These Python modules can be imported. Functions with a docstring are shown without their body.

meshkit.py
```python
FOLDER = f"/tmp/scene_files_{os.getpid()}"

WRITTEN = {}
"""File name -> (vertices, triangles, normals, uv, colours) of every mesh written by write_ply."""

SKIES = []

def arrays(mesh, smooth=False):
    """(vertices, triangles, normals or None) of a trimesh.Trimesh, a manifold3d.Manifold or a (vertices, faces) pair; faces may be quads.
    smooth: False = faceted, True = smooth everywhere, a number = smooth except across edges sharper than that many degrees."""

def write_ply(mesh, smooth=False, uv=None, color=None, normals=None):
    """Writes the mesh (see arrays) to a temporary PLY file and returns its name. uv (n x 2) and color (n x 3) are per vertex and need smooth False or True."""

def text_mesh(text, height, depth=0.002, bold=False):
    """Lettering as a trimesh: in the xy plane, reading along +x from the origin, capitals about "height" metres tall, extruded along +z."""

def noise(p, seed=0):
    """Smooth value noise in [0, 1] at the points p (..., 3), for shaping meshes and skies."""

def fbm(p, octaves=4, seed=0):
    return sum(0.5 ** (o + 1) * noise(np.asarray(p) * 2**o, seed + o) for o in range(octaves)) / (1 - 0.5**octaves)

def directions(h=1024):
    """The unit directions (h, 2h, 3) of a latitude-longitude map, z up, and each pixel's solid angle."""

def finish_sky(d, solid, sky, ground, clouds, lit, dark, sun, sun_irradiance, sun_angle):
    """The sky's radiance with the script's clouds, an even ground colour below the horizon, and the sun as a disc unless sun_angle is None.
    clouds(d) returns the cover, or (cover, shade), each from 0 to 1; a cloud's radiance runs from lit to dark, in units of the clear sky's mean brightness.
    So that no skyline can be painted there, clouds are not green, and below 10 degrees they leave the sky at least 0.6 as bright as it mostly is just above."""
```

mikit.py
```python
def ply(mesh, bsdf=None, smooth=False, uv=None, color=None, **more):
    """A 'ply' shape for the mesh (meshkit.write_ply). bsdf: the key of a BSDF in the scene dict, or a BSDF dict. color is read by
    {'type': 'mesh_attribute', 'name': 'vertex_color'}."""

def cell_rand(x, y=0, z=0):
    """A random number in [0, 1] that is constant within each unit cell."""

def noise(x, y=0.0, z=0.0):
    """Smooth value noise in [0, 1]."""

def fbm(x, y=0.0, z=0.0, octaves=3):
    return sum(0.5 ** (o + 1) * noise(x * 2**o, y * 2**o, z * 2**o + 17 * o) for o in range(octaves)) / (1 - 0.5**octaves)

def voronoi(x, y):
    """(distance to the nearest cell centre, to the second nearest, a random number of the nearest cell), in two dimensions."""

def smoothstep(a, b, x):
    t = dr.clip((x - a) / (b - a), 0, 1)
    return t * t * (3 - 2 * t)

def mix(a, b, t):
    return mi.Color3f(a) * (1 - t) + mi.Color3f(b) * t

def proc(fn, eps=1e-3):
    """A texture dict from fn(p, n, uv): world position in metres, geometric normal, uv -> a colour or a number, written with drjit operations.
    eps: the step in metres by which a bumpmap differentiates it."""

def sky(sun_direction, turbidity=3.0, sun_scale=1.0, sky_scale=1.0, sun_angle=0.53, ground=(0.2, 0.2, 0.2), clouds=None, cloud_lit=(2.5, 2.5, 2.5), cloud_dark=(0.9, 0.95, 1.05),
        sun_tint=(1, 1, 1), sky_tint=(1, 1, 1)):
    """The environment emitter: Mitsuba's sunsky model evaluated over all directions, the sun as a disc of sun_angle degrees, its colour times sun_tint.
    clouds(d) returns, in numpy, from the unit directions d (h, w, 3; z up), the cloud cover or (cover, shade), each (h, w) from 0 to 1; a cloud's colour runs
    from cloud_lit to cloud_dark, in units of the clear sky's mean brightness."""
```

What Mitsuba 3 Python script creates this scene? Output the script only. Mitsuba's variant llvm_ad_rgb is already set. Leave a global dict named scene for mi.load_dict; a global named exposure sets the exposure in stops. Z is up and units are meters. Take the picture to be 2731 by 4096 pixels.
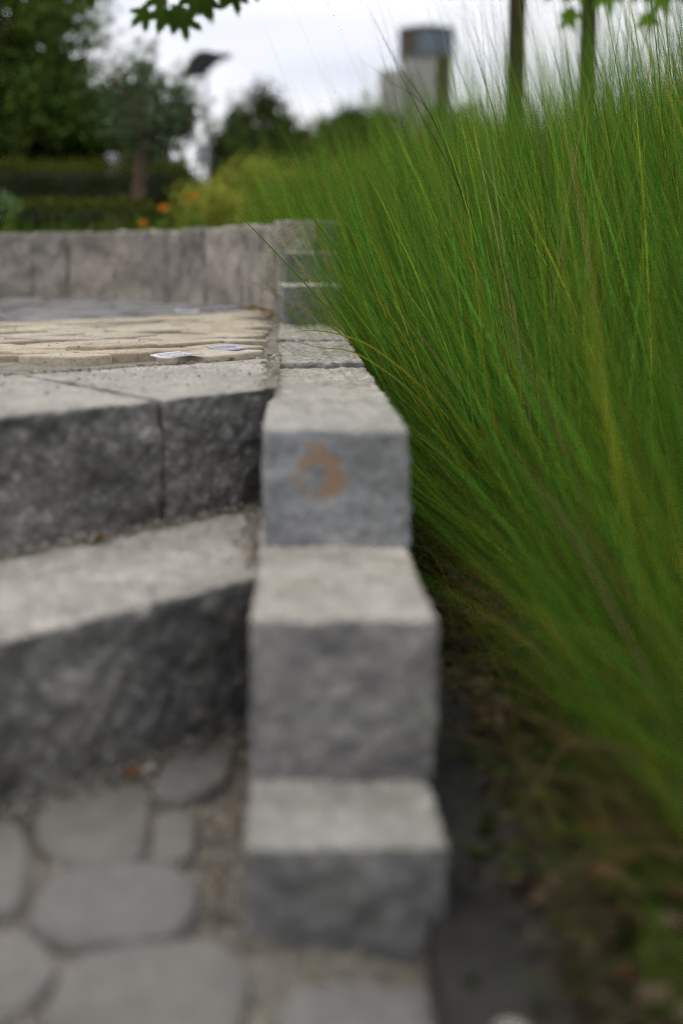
import math
import numpy as np, trimesh, drjit as dr, mitsuba as mi, mikit, meshkit
from mikit import proc, noise, fbm, voronoi, cell_rand, smoothstep, mix

T = mi.ScalarTransform4f
scene, labels = {}, {}
V = np.array

# ------------------------------------------------------------------ camera, sky, exposure
PITCH, EYE = math.radians(10.0), 0.635
scene['camera'] = {
    'type': 'thinlens', 'fov': 26.99, 'fov_axis': 'x', 'near_clip': 0.05, 'far_clip': 3000.0,
    'aperture_radius': 0.0160, 'focus_distance': 3.42,
    'to_world': T().look_at(origin=[0, 0, EYE], target=[0, math.cos(PITCH), EYE - math.sin(PITCH)], up=[0, 0, 1])}


def clouds(d):
    e = np.clip(d[..., 2], 0, 1)
    q = np.stack([d[..., 0] * 3.0, d[..., 1] * 3.0, d[..., 2] * 16.0], -1)
    n = meshkit.fbm(q, 4, 5)
    cover = np.clip(0.86 + 0.9 * (n - 0.5), 0.45, 1)
    shade = np.clip(0.12 + 0.1 * e + 0.55 * (meshkit.fbm(q * 1.7, 4, 9) - 0.5), 0, 1)
    return cover, shade


scene['sky'] = mikit.sky([-0.35, -0.25, 0.9], turbidity=4, sun_scale=0.12, sun_angle=25, clouds=clouds,
                         cloud_lit=(3.65, 3.65, 3.8), cloud_dark=(3.1, 3.2, 3.42))
exposure = 1.42
rng = np.random.default_rng(7)


# ------------------------------------------------------------------ helpers
def numbered(name):
    if name not in scene and name not in labels:
        return name
    k = 1
    while f'{name}_{k:03d}' in scene or f'{name}_{k:03d}' in labels:
        k += 1
    return f'{name}_{k:03d}'


_count = {}


def part(parent, name, shape, label=None, kind=None):
    base = f'{parent}__{name}'
    k = _count.get(base, 0)
    _count[base] = k + 1
    key = base if k == 0 else f'{base}_{k:03d}'
    scene[key] = shape
    if label or kind:
        labels[key] = {}
        if label:
            labels[key]['label'] = label
        if kind:
            labels[key]['kind'] = kind
    return key


def thing(name, label, cat, group=None, shape=None):
    key = numbered(name)
    labels[key] = {'label': label, 'category': cat}
    if group:
        labels[key]['group'] = group
    if shape is not None:
        scene[key] = shape
    return key


def setting(name, shape, label=None):
    scene[name] = shape
    labels[name] = {'kind': 'structure'}
    if label:
        labels[name]['label'] = label
    return name


def stuff(name, shape, label, cat):
    scene[name] = shape
    labels[name] = {'kind': 'stuff', 'label': label, 'category': cat}


def N3(p, s, seed=0, o=4):
    return meshkit.fbm(np.asarray(p) * s, o, seed) - 0.5


def grid_box(nx, ny, nz):
    """Surface points of the unit cube [0,1]^3 and its quads, shared vertices."""
    idx, pts, quads = {}, [], []

    def vid(i, j, k):
        t = (i, j, k)
        if t not in idx:
            idx[t] = len(pts)
            pts.append((i / nx, j / ny, k / nz))
        return idx[t]
    for i in range(nx):
        for j in range(ny):
            quads.append((vid(i, j, 0), vid(i, j + 1, 0), vid(i + 1, j + 1, 0), vid(i + 1, j, 0)))
            quads.append((vid(i, j, nz), vid(i + 1, j, nz), vid(i + 1, j + 1, nz), vid(i, j + 1, nz)))
    for i in range(nx):
        for k in range(nz):
            quads.append((vid(i, 0, k), vid(i + 1, 0, k), vid(i + 1, 0, k + 1), vid(i, 0, k + 1)))
            quads.append((vid(i, ny, k), vid(i, ny, k + 1), vid(i + 1, ny, k + 1), vid(i + 1, ny, k)))
    for j in range(ny):
        for k in range(nz):
            quads.append((vid(0, j, k), vid(0, j, k + 1), vid(0, j + 1, k + 1), vid(0, j + 1, k)))
            quads.append((vid(nx, j, k), vid(nx, j + 1, k), vid(nx, j + 1, k + 1), vid(nx, j, k + 1)))
    return np.array(pts, float), np.array(quads)


def rough_block(q, z0, z1, res=0.012, r=0.008, amp=0.004, amp_front=None, amp_top=0.0015, seed=0, wave=0.0, scale=9.0, ribs=1.0):
    """Hewn stone block over the plan quad q (front-left, front-right, back-right, back-left)."""
    q = np.asarray(q, float)
    lx = (np.linalg.norm(q[1] - q[0]) + np.linalg.norm(q[2] - q[3])) / 2
    ly = (np.linalg.norm(q[3] - q[0]) + np.linalg.norm(q[2] - q[1])) / 2
    lz = z1 - z0
    nx, ny, nz = (max(2, int(round(v / res))) for v in (lx, ly, lz))
    nx, ny, nz = min(nx, 110), min(ny, 110), min(nz, 60)
    u, f = grid_box(nx, ny, nz)
    L = V([lx, ly, lz])
    p = u * L
    c = np.clip(p, r, L - r)
    d = p - c
    dn = np.linalg.norm(d, axis=1, keepdims=True)
    n = np.where(dn > 1e-9, d / np.maximum(dn, 1e-9), 0)
    p = c + n * r
    # world-ish coordinates for the noise
    s, t = (p[:, 0] / lx)[:, None], (p[:, 1] / ly)[:, None]

    def plan(s, t):
        return q[0] * (1 - s) * (1 - t) + q[1] * s * (1 - t) + q[2] * s * t + q[3] * (1 - s) * t
    w = np.hstack([plan(s, t), z0 + p[:, 2:3]])
    af = amp if amp_front is None else amp_front
    a = amp * np.abs(n[:, 0]) + af * np.clip(-n[:, 1], 0, 1) + amp * np.clip(n[:, 1], 0, 1) + amp_top * np.clip(n[:, 2], 0, 1)
    w = w * V([1, 1, ribs])
    rough = N3(w, scale, seed) * 2.2 + N3(w, scale * 4.5, seed + 3, 3) * 1.2
    facet = np.abs(N3(w + 5, scale * 1.6, seed + 7, 2)) * 2
    p = p + n * (a * (rough + facet - 0.5))[:, None]
    # wavering arrises
    p[:, 0] += wave * N3(w, 6.0, seed + 11, 3) * np.abs(2 * u[:, 0] - 1) * 2
    s, t = (p[:, 0] / lx)[:, None], (p[:, 1] / ly)[:, None]
    out = np.hstack([plan(s, t), z0 + p[:, 2:3]])
    return out, f


def tube(pts, rad, n=8, cap=True):
    pts = np.asarray(pts, float)
    rad = np.atleast_1d(np.asarray(rad, float))
    rad = np.interp(np.linspace(0, 1, len(pts)), np.linspace(0, 1, len(rad)), rad)
    tan = np.gradient(pts, axis=0)
    tan /= np.linalg.norm(tan, axis=1, keepdims=True) + 1e-12
    ref = V([0.31, 0.17, 0.93]) if abs(tan[0][2]) < 0.9 else V([1.0, 0.2, 0])
    a = np.cross(tan, ref)
    a /= np.linalg.norm(a, axis=1, keepdims=True)
    b = np.cross(tan, a)
    th = np.arange(n) * 2 * math.pi / n
    v = (pts[:, None] + rad[:, None, None] * (np.cos(th)[None, :, None] * a[:, None] + np.sin(th)[None, :, None] * b[:, None])).reshape(-1, 3)
    f = []
    for i in range(len(pts) - 1):
        for k in range(n):
            k2 = (k + 1) % n
            f += [(i * n + k, i * n + k2, (i + 1) * n + k2), (i * n + k, (i + 1) * n + k2, (i + 1) * n + k)]
    if cap:
        e = (len(pts) - 1) * n
        for k in range(1, n - 1):
            f += [(0, k + 1, k), (e, e + k, e + k + 1)]
    return v, np.array(f)


def join(ms):
    vs, fs, o = [], [], 0
    for v, f in ms:
        f = np.asarray(f)
        if f.shape[1] == 4:
            f = np.vstack([f[:, [0, 1, 2]], f[:, [0, 2, 3]]])
        vs.append(v)
        fs.append(f + o)
        o += len(v)
    return np.vstack(vs), np.vstack(fs)


def bez(p, n=12):
    """Catmull-Rom through the points."""
    p = np.asarray(p, float)
    q = np.vstack([2 * p[0] - p[1], p, 2 * p[-1] - p[-2]])
    out = []
    for i in range(len(p) - 1):
        t = np.linspace(0, 1, n, endpoint=i == len(p) - 2)[:, None]
        a, b, c, d = q[i:i + 4]
        out.append(0.5 * (2 * b + (c - a) * t + (2 * a - 5 * b + 4 * c - d) * t ** 2 + (3 * b - a - 3 * c + d) * t ** 3))
    return np.vstack(out)


def leaf_quads(c, size, r, aspect=0.5, droop=0.3, flat=0.0):
    """Folded rhombic leaves at the points c: 5 vertices, 4 triangles each."""
    n = len(c)
    d = r.normal(size=(n, 3))
    d[:, 2] = d[:, 2] * (1 - flat) - droop
    d /= np.linalg.norm(d, axis=1, keepdims=True)
    s = np.cross(d, r.normal(size=(n, 3)))
    s /= np.linalg.norm(s, axis=1, keepdims=True)
    up = np.cross(s, d)
    L = (size * r.uniform(0.6, 1.3, n))[:, None]
    w = L * aspect * 0.5
    v = np.stack([c, c + d * L * 0.45 + s * w + up * w * 0.35, c + d * L, c + d * L * 0.45 - s * w + up * w * 0.35, c + d * L * 0.5], 1)
    k = np.arange(n)[:, None] * 5
    f = np.concatenate([k + V([[0, 1, 4]]), k + V([[1, 2, 4]]), k + V([[2, 3, 4]]), k + V([[3, 0, 4]])], 0)
    return v.reshape(-1, 3), f


def tint(n, per, base, r, var=0.25, warm=0.15):
    """Vertex colours: one tone per leaf."""
    k = np.exp(r.normal(0, var, (n, 1)))
    h = r.normal(0, warm, (n, 1))
    c = V(base)[None] * k * np.hstack([1 + h, np.ones((n, 1)), 1 - 0.5 * h])
    return np.repeat(np.clip(c, 0.004, 0.9), per, 0)


class _P:
    """Point in polygon."""

    def __init__(self, q):
        self.q = np.asarray(q, float)

    def contains_points(self, p, radius=0.0):
        p = np.asarray(p, float)
        a, b = self.q, np.roll(self.q, -1, 0)
        with np.errstate(divide='ignore', invalid='ignore'):
            hit = ((a[:, 1] > p[:, 1:2]) != (b[:, 1] > p[:, 1:2])) & (p[:, :1] < (b[:, 0] - a[:, 0]) * (p[:, 1:2] - a[:, 1]) / (b[:, 1] - a[:, 1]) + a[:, 0])
        return hit.sum(1) % 2 == 1

    def contains_point(self, p):
        return bool(self.contains_points(V([p]))[0])


# ------------------------------------------------------------------ materials
VC = {'type': 'mesh_attribute', 'name': 'vertex_color'}
scene['foliage'] = {'type': 'principledthin', 'base_color': VC, 'roughness': 0.55, 'diff_trans': 0.7, 'spec_trans': 0.0, 'eta': 1.35}
scene['blade'] = {'type': 'principledthin', 'base_color': VC, 'roughness': 0.45, 'diff_trans': 0.75, 'spec_trans': 0.0, 'eta': 1.35}
scene['matte'] = {'type': 'twosided', 'bsdf': {'type': 'diffuse', 'reflectance': VC}}


def rgb(c):
    return {'type': 'rgb', 'value': list(c)}


def plain(key, c, rough=0.7, **k):
    scene[key] = {'type': 'twosided', 'bsdf': {'type': 'principled', 'base_color': rgb(c), 'roughness': rough, **k}}


def stone(key, base, dark, top=None, seed=0.0, bump=0.003, moss=0.0, extra=None, speck=1.0, rough=0.85, mottle=1.0, moss_c=(0.12, 0.15, 0.05)):
    """Granite: salt-and-pepper grain, cloudy tone, weathered sawn tops."""
    def col(p, n, uv):
        x, y, z = p.x + seed, p.y + seed * 0.37, p.z + seed * 0.11
        cloud = fbm(x * 7, y * 7, z * 7, 3)
        mid = fbm(x * 38, y * 38, z * 38, 3)
        blot = fbm(x * 60 + 5, y * 60, z * 60, 2)
        grain = noise(x * 420, y * 420, z * 420)
        grain2 = noise(x * 170 + 7, y * 170, z * 170)
        c = mix(dark, base, smoothstep(0.22, 0.72, 0.5 * cloud + 0.5 * mid))
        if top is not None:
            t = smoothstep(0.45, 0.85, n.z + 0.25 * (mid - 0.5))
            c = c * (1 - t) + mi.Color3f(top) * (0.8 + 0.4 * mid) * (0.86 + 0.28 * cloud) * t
        c *= 1 + (0.7 * (blot - 0.5) + 0.5 * (cloud - 0.5)) * mottle
        c *= 1 + speck * (0.5 * (grain - 0.5) + 0.62 * (grain2 - 0.5))
        c *= 1 - 0.55 * speck * smoothstep(0.80, 0.92, noise(x * 260 + 3, y * 260, z * 260 + 9))
        c *= 1 + 0.5 * speck * smoothstep(0.82, 0.95, noise(x * 210 + 31, y * 210, z * 210 + 2))
        if moss:
            m = moss * smoothstep(0.5, 0.75, fbm(x * 16 + 40, y * 16, z * 16, 3))
            c = c * (1 - m) + mi.Color3f(*moss_c) * m
        if extra is not None:
            c = extra(p, c, mid, n)
        return c

    def hgt(p, n, uv):
        return fbm(p.x * 110 + seed, p.y * 110, p.z * 110, 3)
    b = {'type': 'principled', 'base_color': proc(col), 'roughness': rough, 'specular': 0.25}
    if bump:
        b = {'type': 'bumpmap', 'tex': proc(hgt), 'scale': bump, 'bsdf': b}
    scene[key] = {'type': 'twosided', 'bsdf': b}


def rust(p, c, mid, n):
    """The rusty ring, open towards the upper left, on the front of the third kerb block."""
    x, z = p.x + 0.034, p.z - 0.336
    wob = 0.016 * (fbm(p.x * 60, p.z * 60, 3.0, 3) - 0.5)
    r = dr.sqrt(dr.square(x) + dr.square(z) / 1.15) + wob
    a = dr.atan2(z, x)
    thick = 0.0062 + 0.0062 * dr.cos(a - 0.45) + 0.0025 * dr.cos(2 * a + 1.2)
    thick = dr.maximum(thick, 0.0022)
    ring = 1 - smoothstep(thick * 0.5, thick * 1.5 + 0.001, dr.abs(r - 0.0262))
    spot = 1 - smoothstep(0.004, 0.013, dr.sqrt(dr.square(x + 0.027) + dr.square(z + 0.004)) + wob)
    top = 1 - smoothstep(0.003, 0.012, dr.sqrt(dr.square((x + 0.006) * 0.6) + dr.square(z - 0.040)) + wob)
    m = dr.maximum(dr.maximum(ring, spot), top * 0.8) * smoothstep(0.25, 0.6, fbm(p.x * 30 + 9, p.z * 30, 1.0, 3) + 0.12)
    m = dr.clip(m * 0.78, 0, 0.78) * (1 - smoothstep(2.03, 2.06, p.y)) * smoothstep(1.93, 1.95, p.y)
    c = c * (1 - m) + mi.Color3f(0.31, 0.185, 0.098) * m
    g = smoothstep(0.02, 0.085, p.x) * smoothstep(0.35, 0.7, fbm(p.x * 28 + 3, p.z * 28, p.y * 28, 3)) * 0.45
    return c * (1 - g) + mi.Color3f(0.14, 0.165, 0.08) * g


def chunky(p, c, mid, n):
    """Coarse pale and dark crystals, thumbnail size, on the split faces."""
    a = fbm(p.x * 75 + 3, p.y * 75, p.z * 75, 2)
    k = 1 - smoothstep(0.4, 0.7, n.z)
    return c * (1 + k * (0.55 * smoothstep(0.5, 0.8, a) - 0.18))


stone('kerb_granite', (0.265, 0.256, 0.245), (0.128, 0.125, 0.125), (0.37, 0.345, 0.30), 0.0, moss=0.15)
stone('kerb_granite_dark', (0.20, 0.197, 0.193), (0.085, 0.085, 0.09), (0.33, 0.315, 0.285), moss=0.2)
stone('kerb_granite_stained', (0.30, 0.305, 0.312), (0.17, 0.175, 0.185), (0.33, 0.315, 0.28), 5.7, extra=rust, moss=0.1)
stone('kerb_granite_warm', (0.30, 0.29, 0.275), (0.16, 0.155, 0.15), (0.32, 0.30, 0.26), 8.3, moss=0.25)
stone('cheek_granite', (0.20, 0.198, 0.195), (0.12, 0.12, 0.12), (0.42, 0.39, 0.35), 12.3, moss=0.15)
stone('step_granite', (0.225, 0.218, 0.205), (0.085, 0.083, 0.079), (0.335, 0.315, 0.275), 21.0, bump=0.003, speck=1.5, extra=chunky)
stone('wall_granite', (0.385, 0.345, 0.29), (0.19, 0.172, 0.15), (0.36, 0.33, 0.28), 31.0, bump=0.003)
stone('wall_granite_grey', (0.345, 0.315, 0.275), (0.15, 0.14, 0.127), (0.36, 0.33, 0.28), 35.0, bump=0.003)
stone('paver_beige', (0.45, 0.385, 0.285), (0.33, 0.285, 0.215), None, 41.0, bump=0.0006, speck=0.5, mottle=0.35)
stone('paver_sand', (0.46, 0.405, 0.315), (0.35, 0.31, 0.245), None, 43.0, bump=0.0006, speck=0.5, mottle=0.35)
stone('paver_tan', (0.42, 0.35, 0.25), (0.30, 0.255, 0.19), None, 44.0, bump=0.0006, speck=0.5, mottle=0.35)
stone('paver_grey', (0.235, 0.225, 0.21), (0.16, 0.155, 0.15), None, 47.0, bump=0.0006, speck=0.5, mottle=0.35)
stone('paver_ash', (0.205, 0.198, 0.195), (0.14, 0.137, 0.135), None, 48.0, bump=0.0006, speck=0.5, mottle=0.35)
stone('paver_lower', (0.235, 0.224, 0.204), (0.19, 0.18, 0.164), None, 51.0, bump=0.0005, speck=0.45, mottle=0.35)
stone('paver_lower_grey', (0.222, 0.213, 0.197), (0.178, 0.171, 0.158), None, 53.0, bump=0.0005, speck=0.45, mottle=0.35)
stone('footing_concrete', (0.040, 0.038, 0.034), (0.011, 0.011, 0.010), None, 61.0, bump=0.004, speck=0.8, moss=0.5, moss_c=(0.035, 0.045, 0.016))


def soil_col(p, n, uv):
    a = fbm(p.x * 9, p.y * 9, p.z * 9, 4)
    b = noise(p.x * 130, p.y * 130, p.z * 130)
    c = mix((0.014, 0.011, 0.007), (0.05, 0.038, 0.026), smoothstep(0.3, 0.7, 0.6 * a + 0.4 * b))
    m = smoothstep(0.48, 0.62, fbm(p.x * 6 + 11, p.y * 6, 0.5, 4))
    return c * (1 - m) + mi.Color3f(0.035, 0.048, 0.012) * (0.6 + 0.8 * b) * m


scene['soil'] = {'type': 'twosided', 'bsdf': {'type': 'bumpmap', 'tex': proc(lambda p, n, uv: fbm(p.x * 60, p.y * 60, p.z * 60, 3)), 'scale': 0.01,
                                              'bsdf': {'type': 'diffuse', 'reflectance': proc(soil_col)}}}


def sand_col(p, n, uv):
    a = noise(p.x * 190, p.y * 190, p.z * 190)
    b = fbm(p.x * 14, p.y * 14, 0.0, 3)
    c = mix((0.17, 0.157, 0.13), (0.38, 0.35, 0.29), a)
    return c * (0.65 + 0.7 * b)


scene['sand'] = {'type': 'twosided', 'bsdf': {'type': 'bumpmap', 'tex': proc(lambda p, n, uv: fbm(p.x * 150, p.y * 150, p.z * 150, 2)), 'scale': 0.004,
                                              'bsdf': {'type': 'diffuse', 'reflectance': proc(sand_col)}}}


def turf_col(p, n, uv):
    a = fbm(p.x * 0.6, p.y * 0.6, 0.0, 4)
    b = fbm(p.x * 9, p.y * 9, 0.0, 3)
    return mix((0.045, 0.07, 0.018), (0.09, 0.10, 0.03), a) * (0.7 + 0.6 * b)


scene['turf'] = {'type': 'twosided', 'bsdf': {'type': 'diffuse', 'reflectance': proc(turf_col)}}


def bark_col(p, n, uv):
    a = fbm(p.x * 40, p.y * 40, p.z * 7, 3)
    return mix((0.018, 0.014, 0.010), (0.07, 0.054, 0.04), a)


scene['bark'] = {'type': 'twosided', 'bsdf': {'type': 'bumpmap', 'tex': proc(lambda p, n, uv: fbm(p.x * 45, p.y * 45, p.z * 9, 3)), 'scale': 0.02,
                                              'bsdf': {'type': 'diffuse', 'reflectance': proc(bark_col)}}}
scene['red_bark'] = {'type': 'twosided', 'bsdf': {'type': 'diffuse', 'reflectance': proc(
    lambda p, n, uv: mix((0.07, 0.045, 0.035), (0.20, 0.135, 0.11), fbm(p.x * 30, p.y * 30, p.z * 8, 3)))}}
plain('lamp_metal', (0.02, 0.02, 0.021), 0.5, metallic=0.3)
plain('pole_metal', (0.45, 0.47, 0.49), 0.45, metallic=0.5)
plain('post_wood', (0.075, 0.06, 0.03), 0.8)
plain('marker_stone', (0.42, 0.43, 0.46), 0.7)
plain('roof_slate', (0.055, 0.06, 0.075), 0.6)
plain('house_render', (0.16, 0.18, 0.22), 0.8)
plain('tower_concrete', (0.36, 0.345, 0.34), 0.85)
plain('tower_frame', (0.07, 0.08, 0.095), 0.6)
plain('tower_copper', (0.075, 0.05, 0.04), 0.6)
plain('tower_glass', (0.045, 0.06, 0.15), 0.12, specular=0.6)
plain('tower_glass_pale', (0.10, 0.13, 0.17), 0.15, specular=0.6)
plain('card_white', (0.72, 0.73, 0.75), 0.4)
plain('card_lilac', (0.36, 0.35, 0.47), 0.4)


# ------------------------------------------------------------------ large structure
def sheet(poly_fn, xs, ys):
    X, Y = np.meshgrid(xs, ys)
    Z = poly_fn(X, Y)
    nx = len(xs)
    v = np.stack([X, Y, Z], -1).reshape(-1, 3)
    i = (np.arange(len(ys) - 1)[:, None] * nx + np.arange(nx - 1)[None]).ravel()
    return v, np.stack([i, i + 1, i + nx + 1, i + nx], 1)


def steps(a, b, n):
    return np.linspace(a, b, n)


PLAZA, TREAD = 0.4135, 0.207


def left_edge(y):
    return -0.035 - 0.0364 * y


# the ground out to the horizon, lowest of all
setting('ground', mikit.ply(sheet(lambda X, Y: -0.16 + 0 * X, V([-900, -60, -20, 20, 60, 900.]), V([-300, -20, 0, 20, 130, 1500.])), 'turf'))


def bed_z(X, Y):
    p = np.stack([X, Y, 0 * X], -1)
    t = np.clip((Y - 5.4) / 3.0, 0, 1)
    k = np.clip((0.31 - X) / 0.07, 0, 1) * np.clip((2.6 - Y) / 0.2, 0, 1)      # dug out along the footing
    return (-0.045 + 0.10 * np.clip(X - 0.7, 0, 2) + 0.70 * t * t * (3 - 2 * t) - 0.07 * k
            + 0.05 * N3(p, 4.0, 3) + 0.022 * N3(p, 18.0, 8, 3))


bx = np.concatenate([steps(0.0, 0.9, 60), steps(0.95, 5.0, 30)])
by = np.concatenate([steps(0.5, 4.0, 150), steps(4.05, 12.0, 60)])


def bed_mesh():
    X, Y = np.meshgrid(bx, by)
    X = X + 0.10 - 0.0364 * Y     # follows the kerb
    v = np.stack([X, Y, bed_z(X, Y)], -1).reshape(-1, 3)
    n = len(bx)
    i = (np.arange(len(by) - 1)[:, None] * n + np.arange(n - 1)[None]).ravel()
    return v, np.stack([i, i + 1, i + n + 1, i + n], 1)


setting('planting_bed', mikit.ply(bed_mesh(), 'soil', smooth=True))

# the curved wall's line (front face), then the raised terrace behind it
WALL = bez([(-0.262, 5.98), (-0.345, 6.45), (-0.62, 7.33), (-1.20, 8.22), (-2.05, 8.58), (-3.0, 8.42), (-3.9, 7.75)], 14)


def terrace_mesh():
    w = WALL[2:] + V([0.02, 0.1])
    back = np.stack([np.linspace(6.5, -70, len(w)), np.full(len(w), 128.0)], 1)
    mid1 = w * 0.75 + back * 0.25
    v = []
    for t in (0, 0.002, 0.006, 0.015, 0.04, 0.1, 0.3, 1.0):
        p = w * (1 - t) + back * t
        z = 0.745 + 0.03 * N3(np.hstack([p, p[:, :1] * 0]), 2.0, 4)
        v.append(np.hstack([p, z[:, None]]))
    n = len(w)
    v = np.vstack(v)
    i = (np.arange(7)[:, None] * n + np.arange(n - 1)[None]).ravel()
    return v, np.stack([i, i + n, i + n + 1, i + 1], 1)


setting('terrace', mikit.ply(terrace_mesh(), 'soil', smooth=True), 'raised planted ground behind the curved stone wall')

def pav_z(X, Y):
    """The lower paving falls gently towards the kerb and the near side."""
    return -0.118 - 0.14 * np.maximum(X, -0.9) + 0.048 * Y


# lower pavement: gravel-sand bed, then the hand-laid pavers
setting('pavement', mikit.ply(sheet(lambda X, Y: pav_z(X, Y) - 0.019 + 0.006 * N3(np.stack([X, Y, 0 * X], -1), 14, 2, 3), steps(-2.6, 0.092, 230), steps(0.2, 2.2, 170)), 'sand', smooth=True),
        'sandy gravel joints of the lower paving')


def paver(poly, z1, h=0.05, r=0.006, tilt=(0, 0), seed=0, bumpy=0.0012, rounds=2):
    """A paver: plan outline rounded by corner cutting, a chamfered rim, an uneven top."""
    p = np.asarray(poly, float)
    for _ in range(rounds):
        nxt = np.roll(p, -1, 0)
        cut = 0.17 if len(p) <= 8 else 0.25
        p = np.stack([p * (1 - cut) + nxt * cut, p * cut + nxt * (1 - cut)], 1).reshape(-1, 2)
    c = p.mean(0)
    d = np.linalg.norm(p - c, axis=1, keepdims=True)
    n = len(p)
    rings = []
    for k, (ins, z) in enumerate(((0, z1 - h), (0, z1 - r), (r * 0.35, z1 - r * 0.3), (r, z1), (0.045, z1))):
        s = np.maximum(1 - ins / d, 0.1)
        q = c + (p - c) * s
        zz = np.full(n, z) + ((q - c) @ V(tilt)) * (k > 0)
        if k > 0:
            w = np.hstack([q, zz[:, None]])
            zz = zz + bumpy * 3 * N3(w, 25, seed, 2)
            q = q + 0.004 * N3(w, 40, seed + 5, 2)[:, None] * (q - c) / d
        rings.append(np.hstack([q, zz[:, None]]))
    v = np.vstack(rings + [[[c[0], c[1], z1]]])
    f, m = [], len(rings)
    i = np.arange(n)
    j = (i + 1) % n
    for k in range(m - 1):
        f += [np.stack([k * n + i, k * n + j, (k + 1) * n + j], 1), np.stack([k * n + i, (k + 1) * n + j, (k + 1) * n + i], 1)]
    f.append(np.stack([(m - 1) * n + i, (m - 1) * n + j, np.full(n, m * n)], 1))
    f = np.vstack(f)
    area = 0.5 * np.sum(p[:, 0] * np.roll(p[:, 1], -1) - p[:, 1] * np.roll(p[:, 0], -1))
    return v, f if area > 0 else f[:, ::-1]


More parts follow.
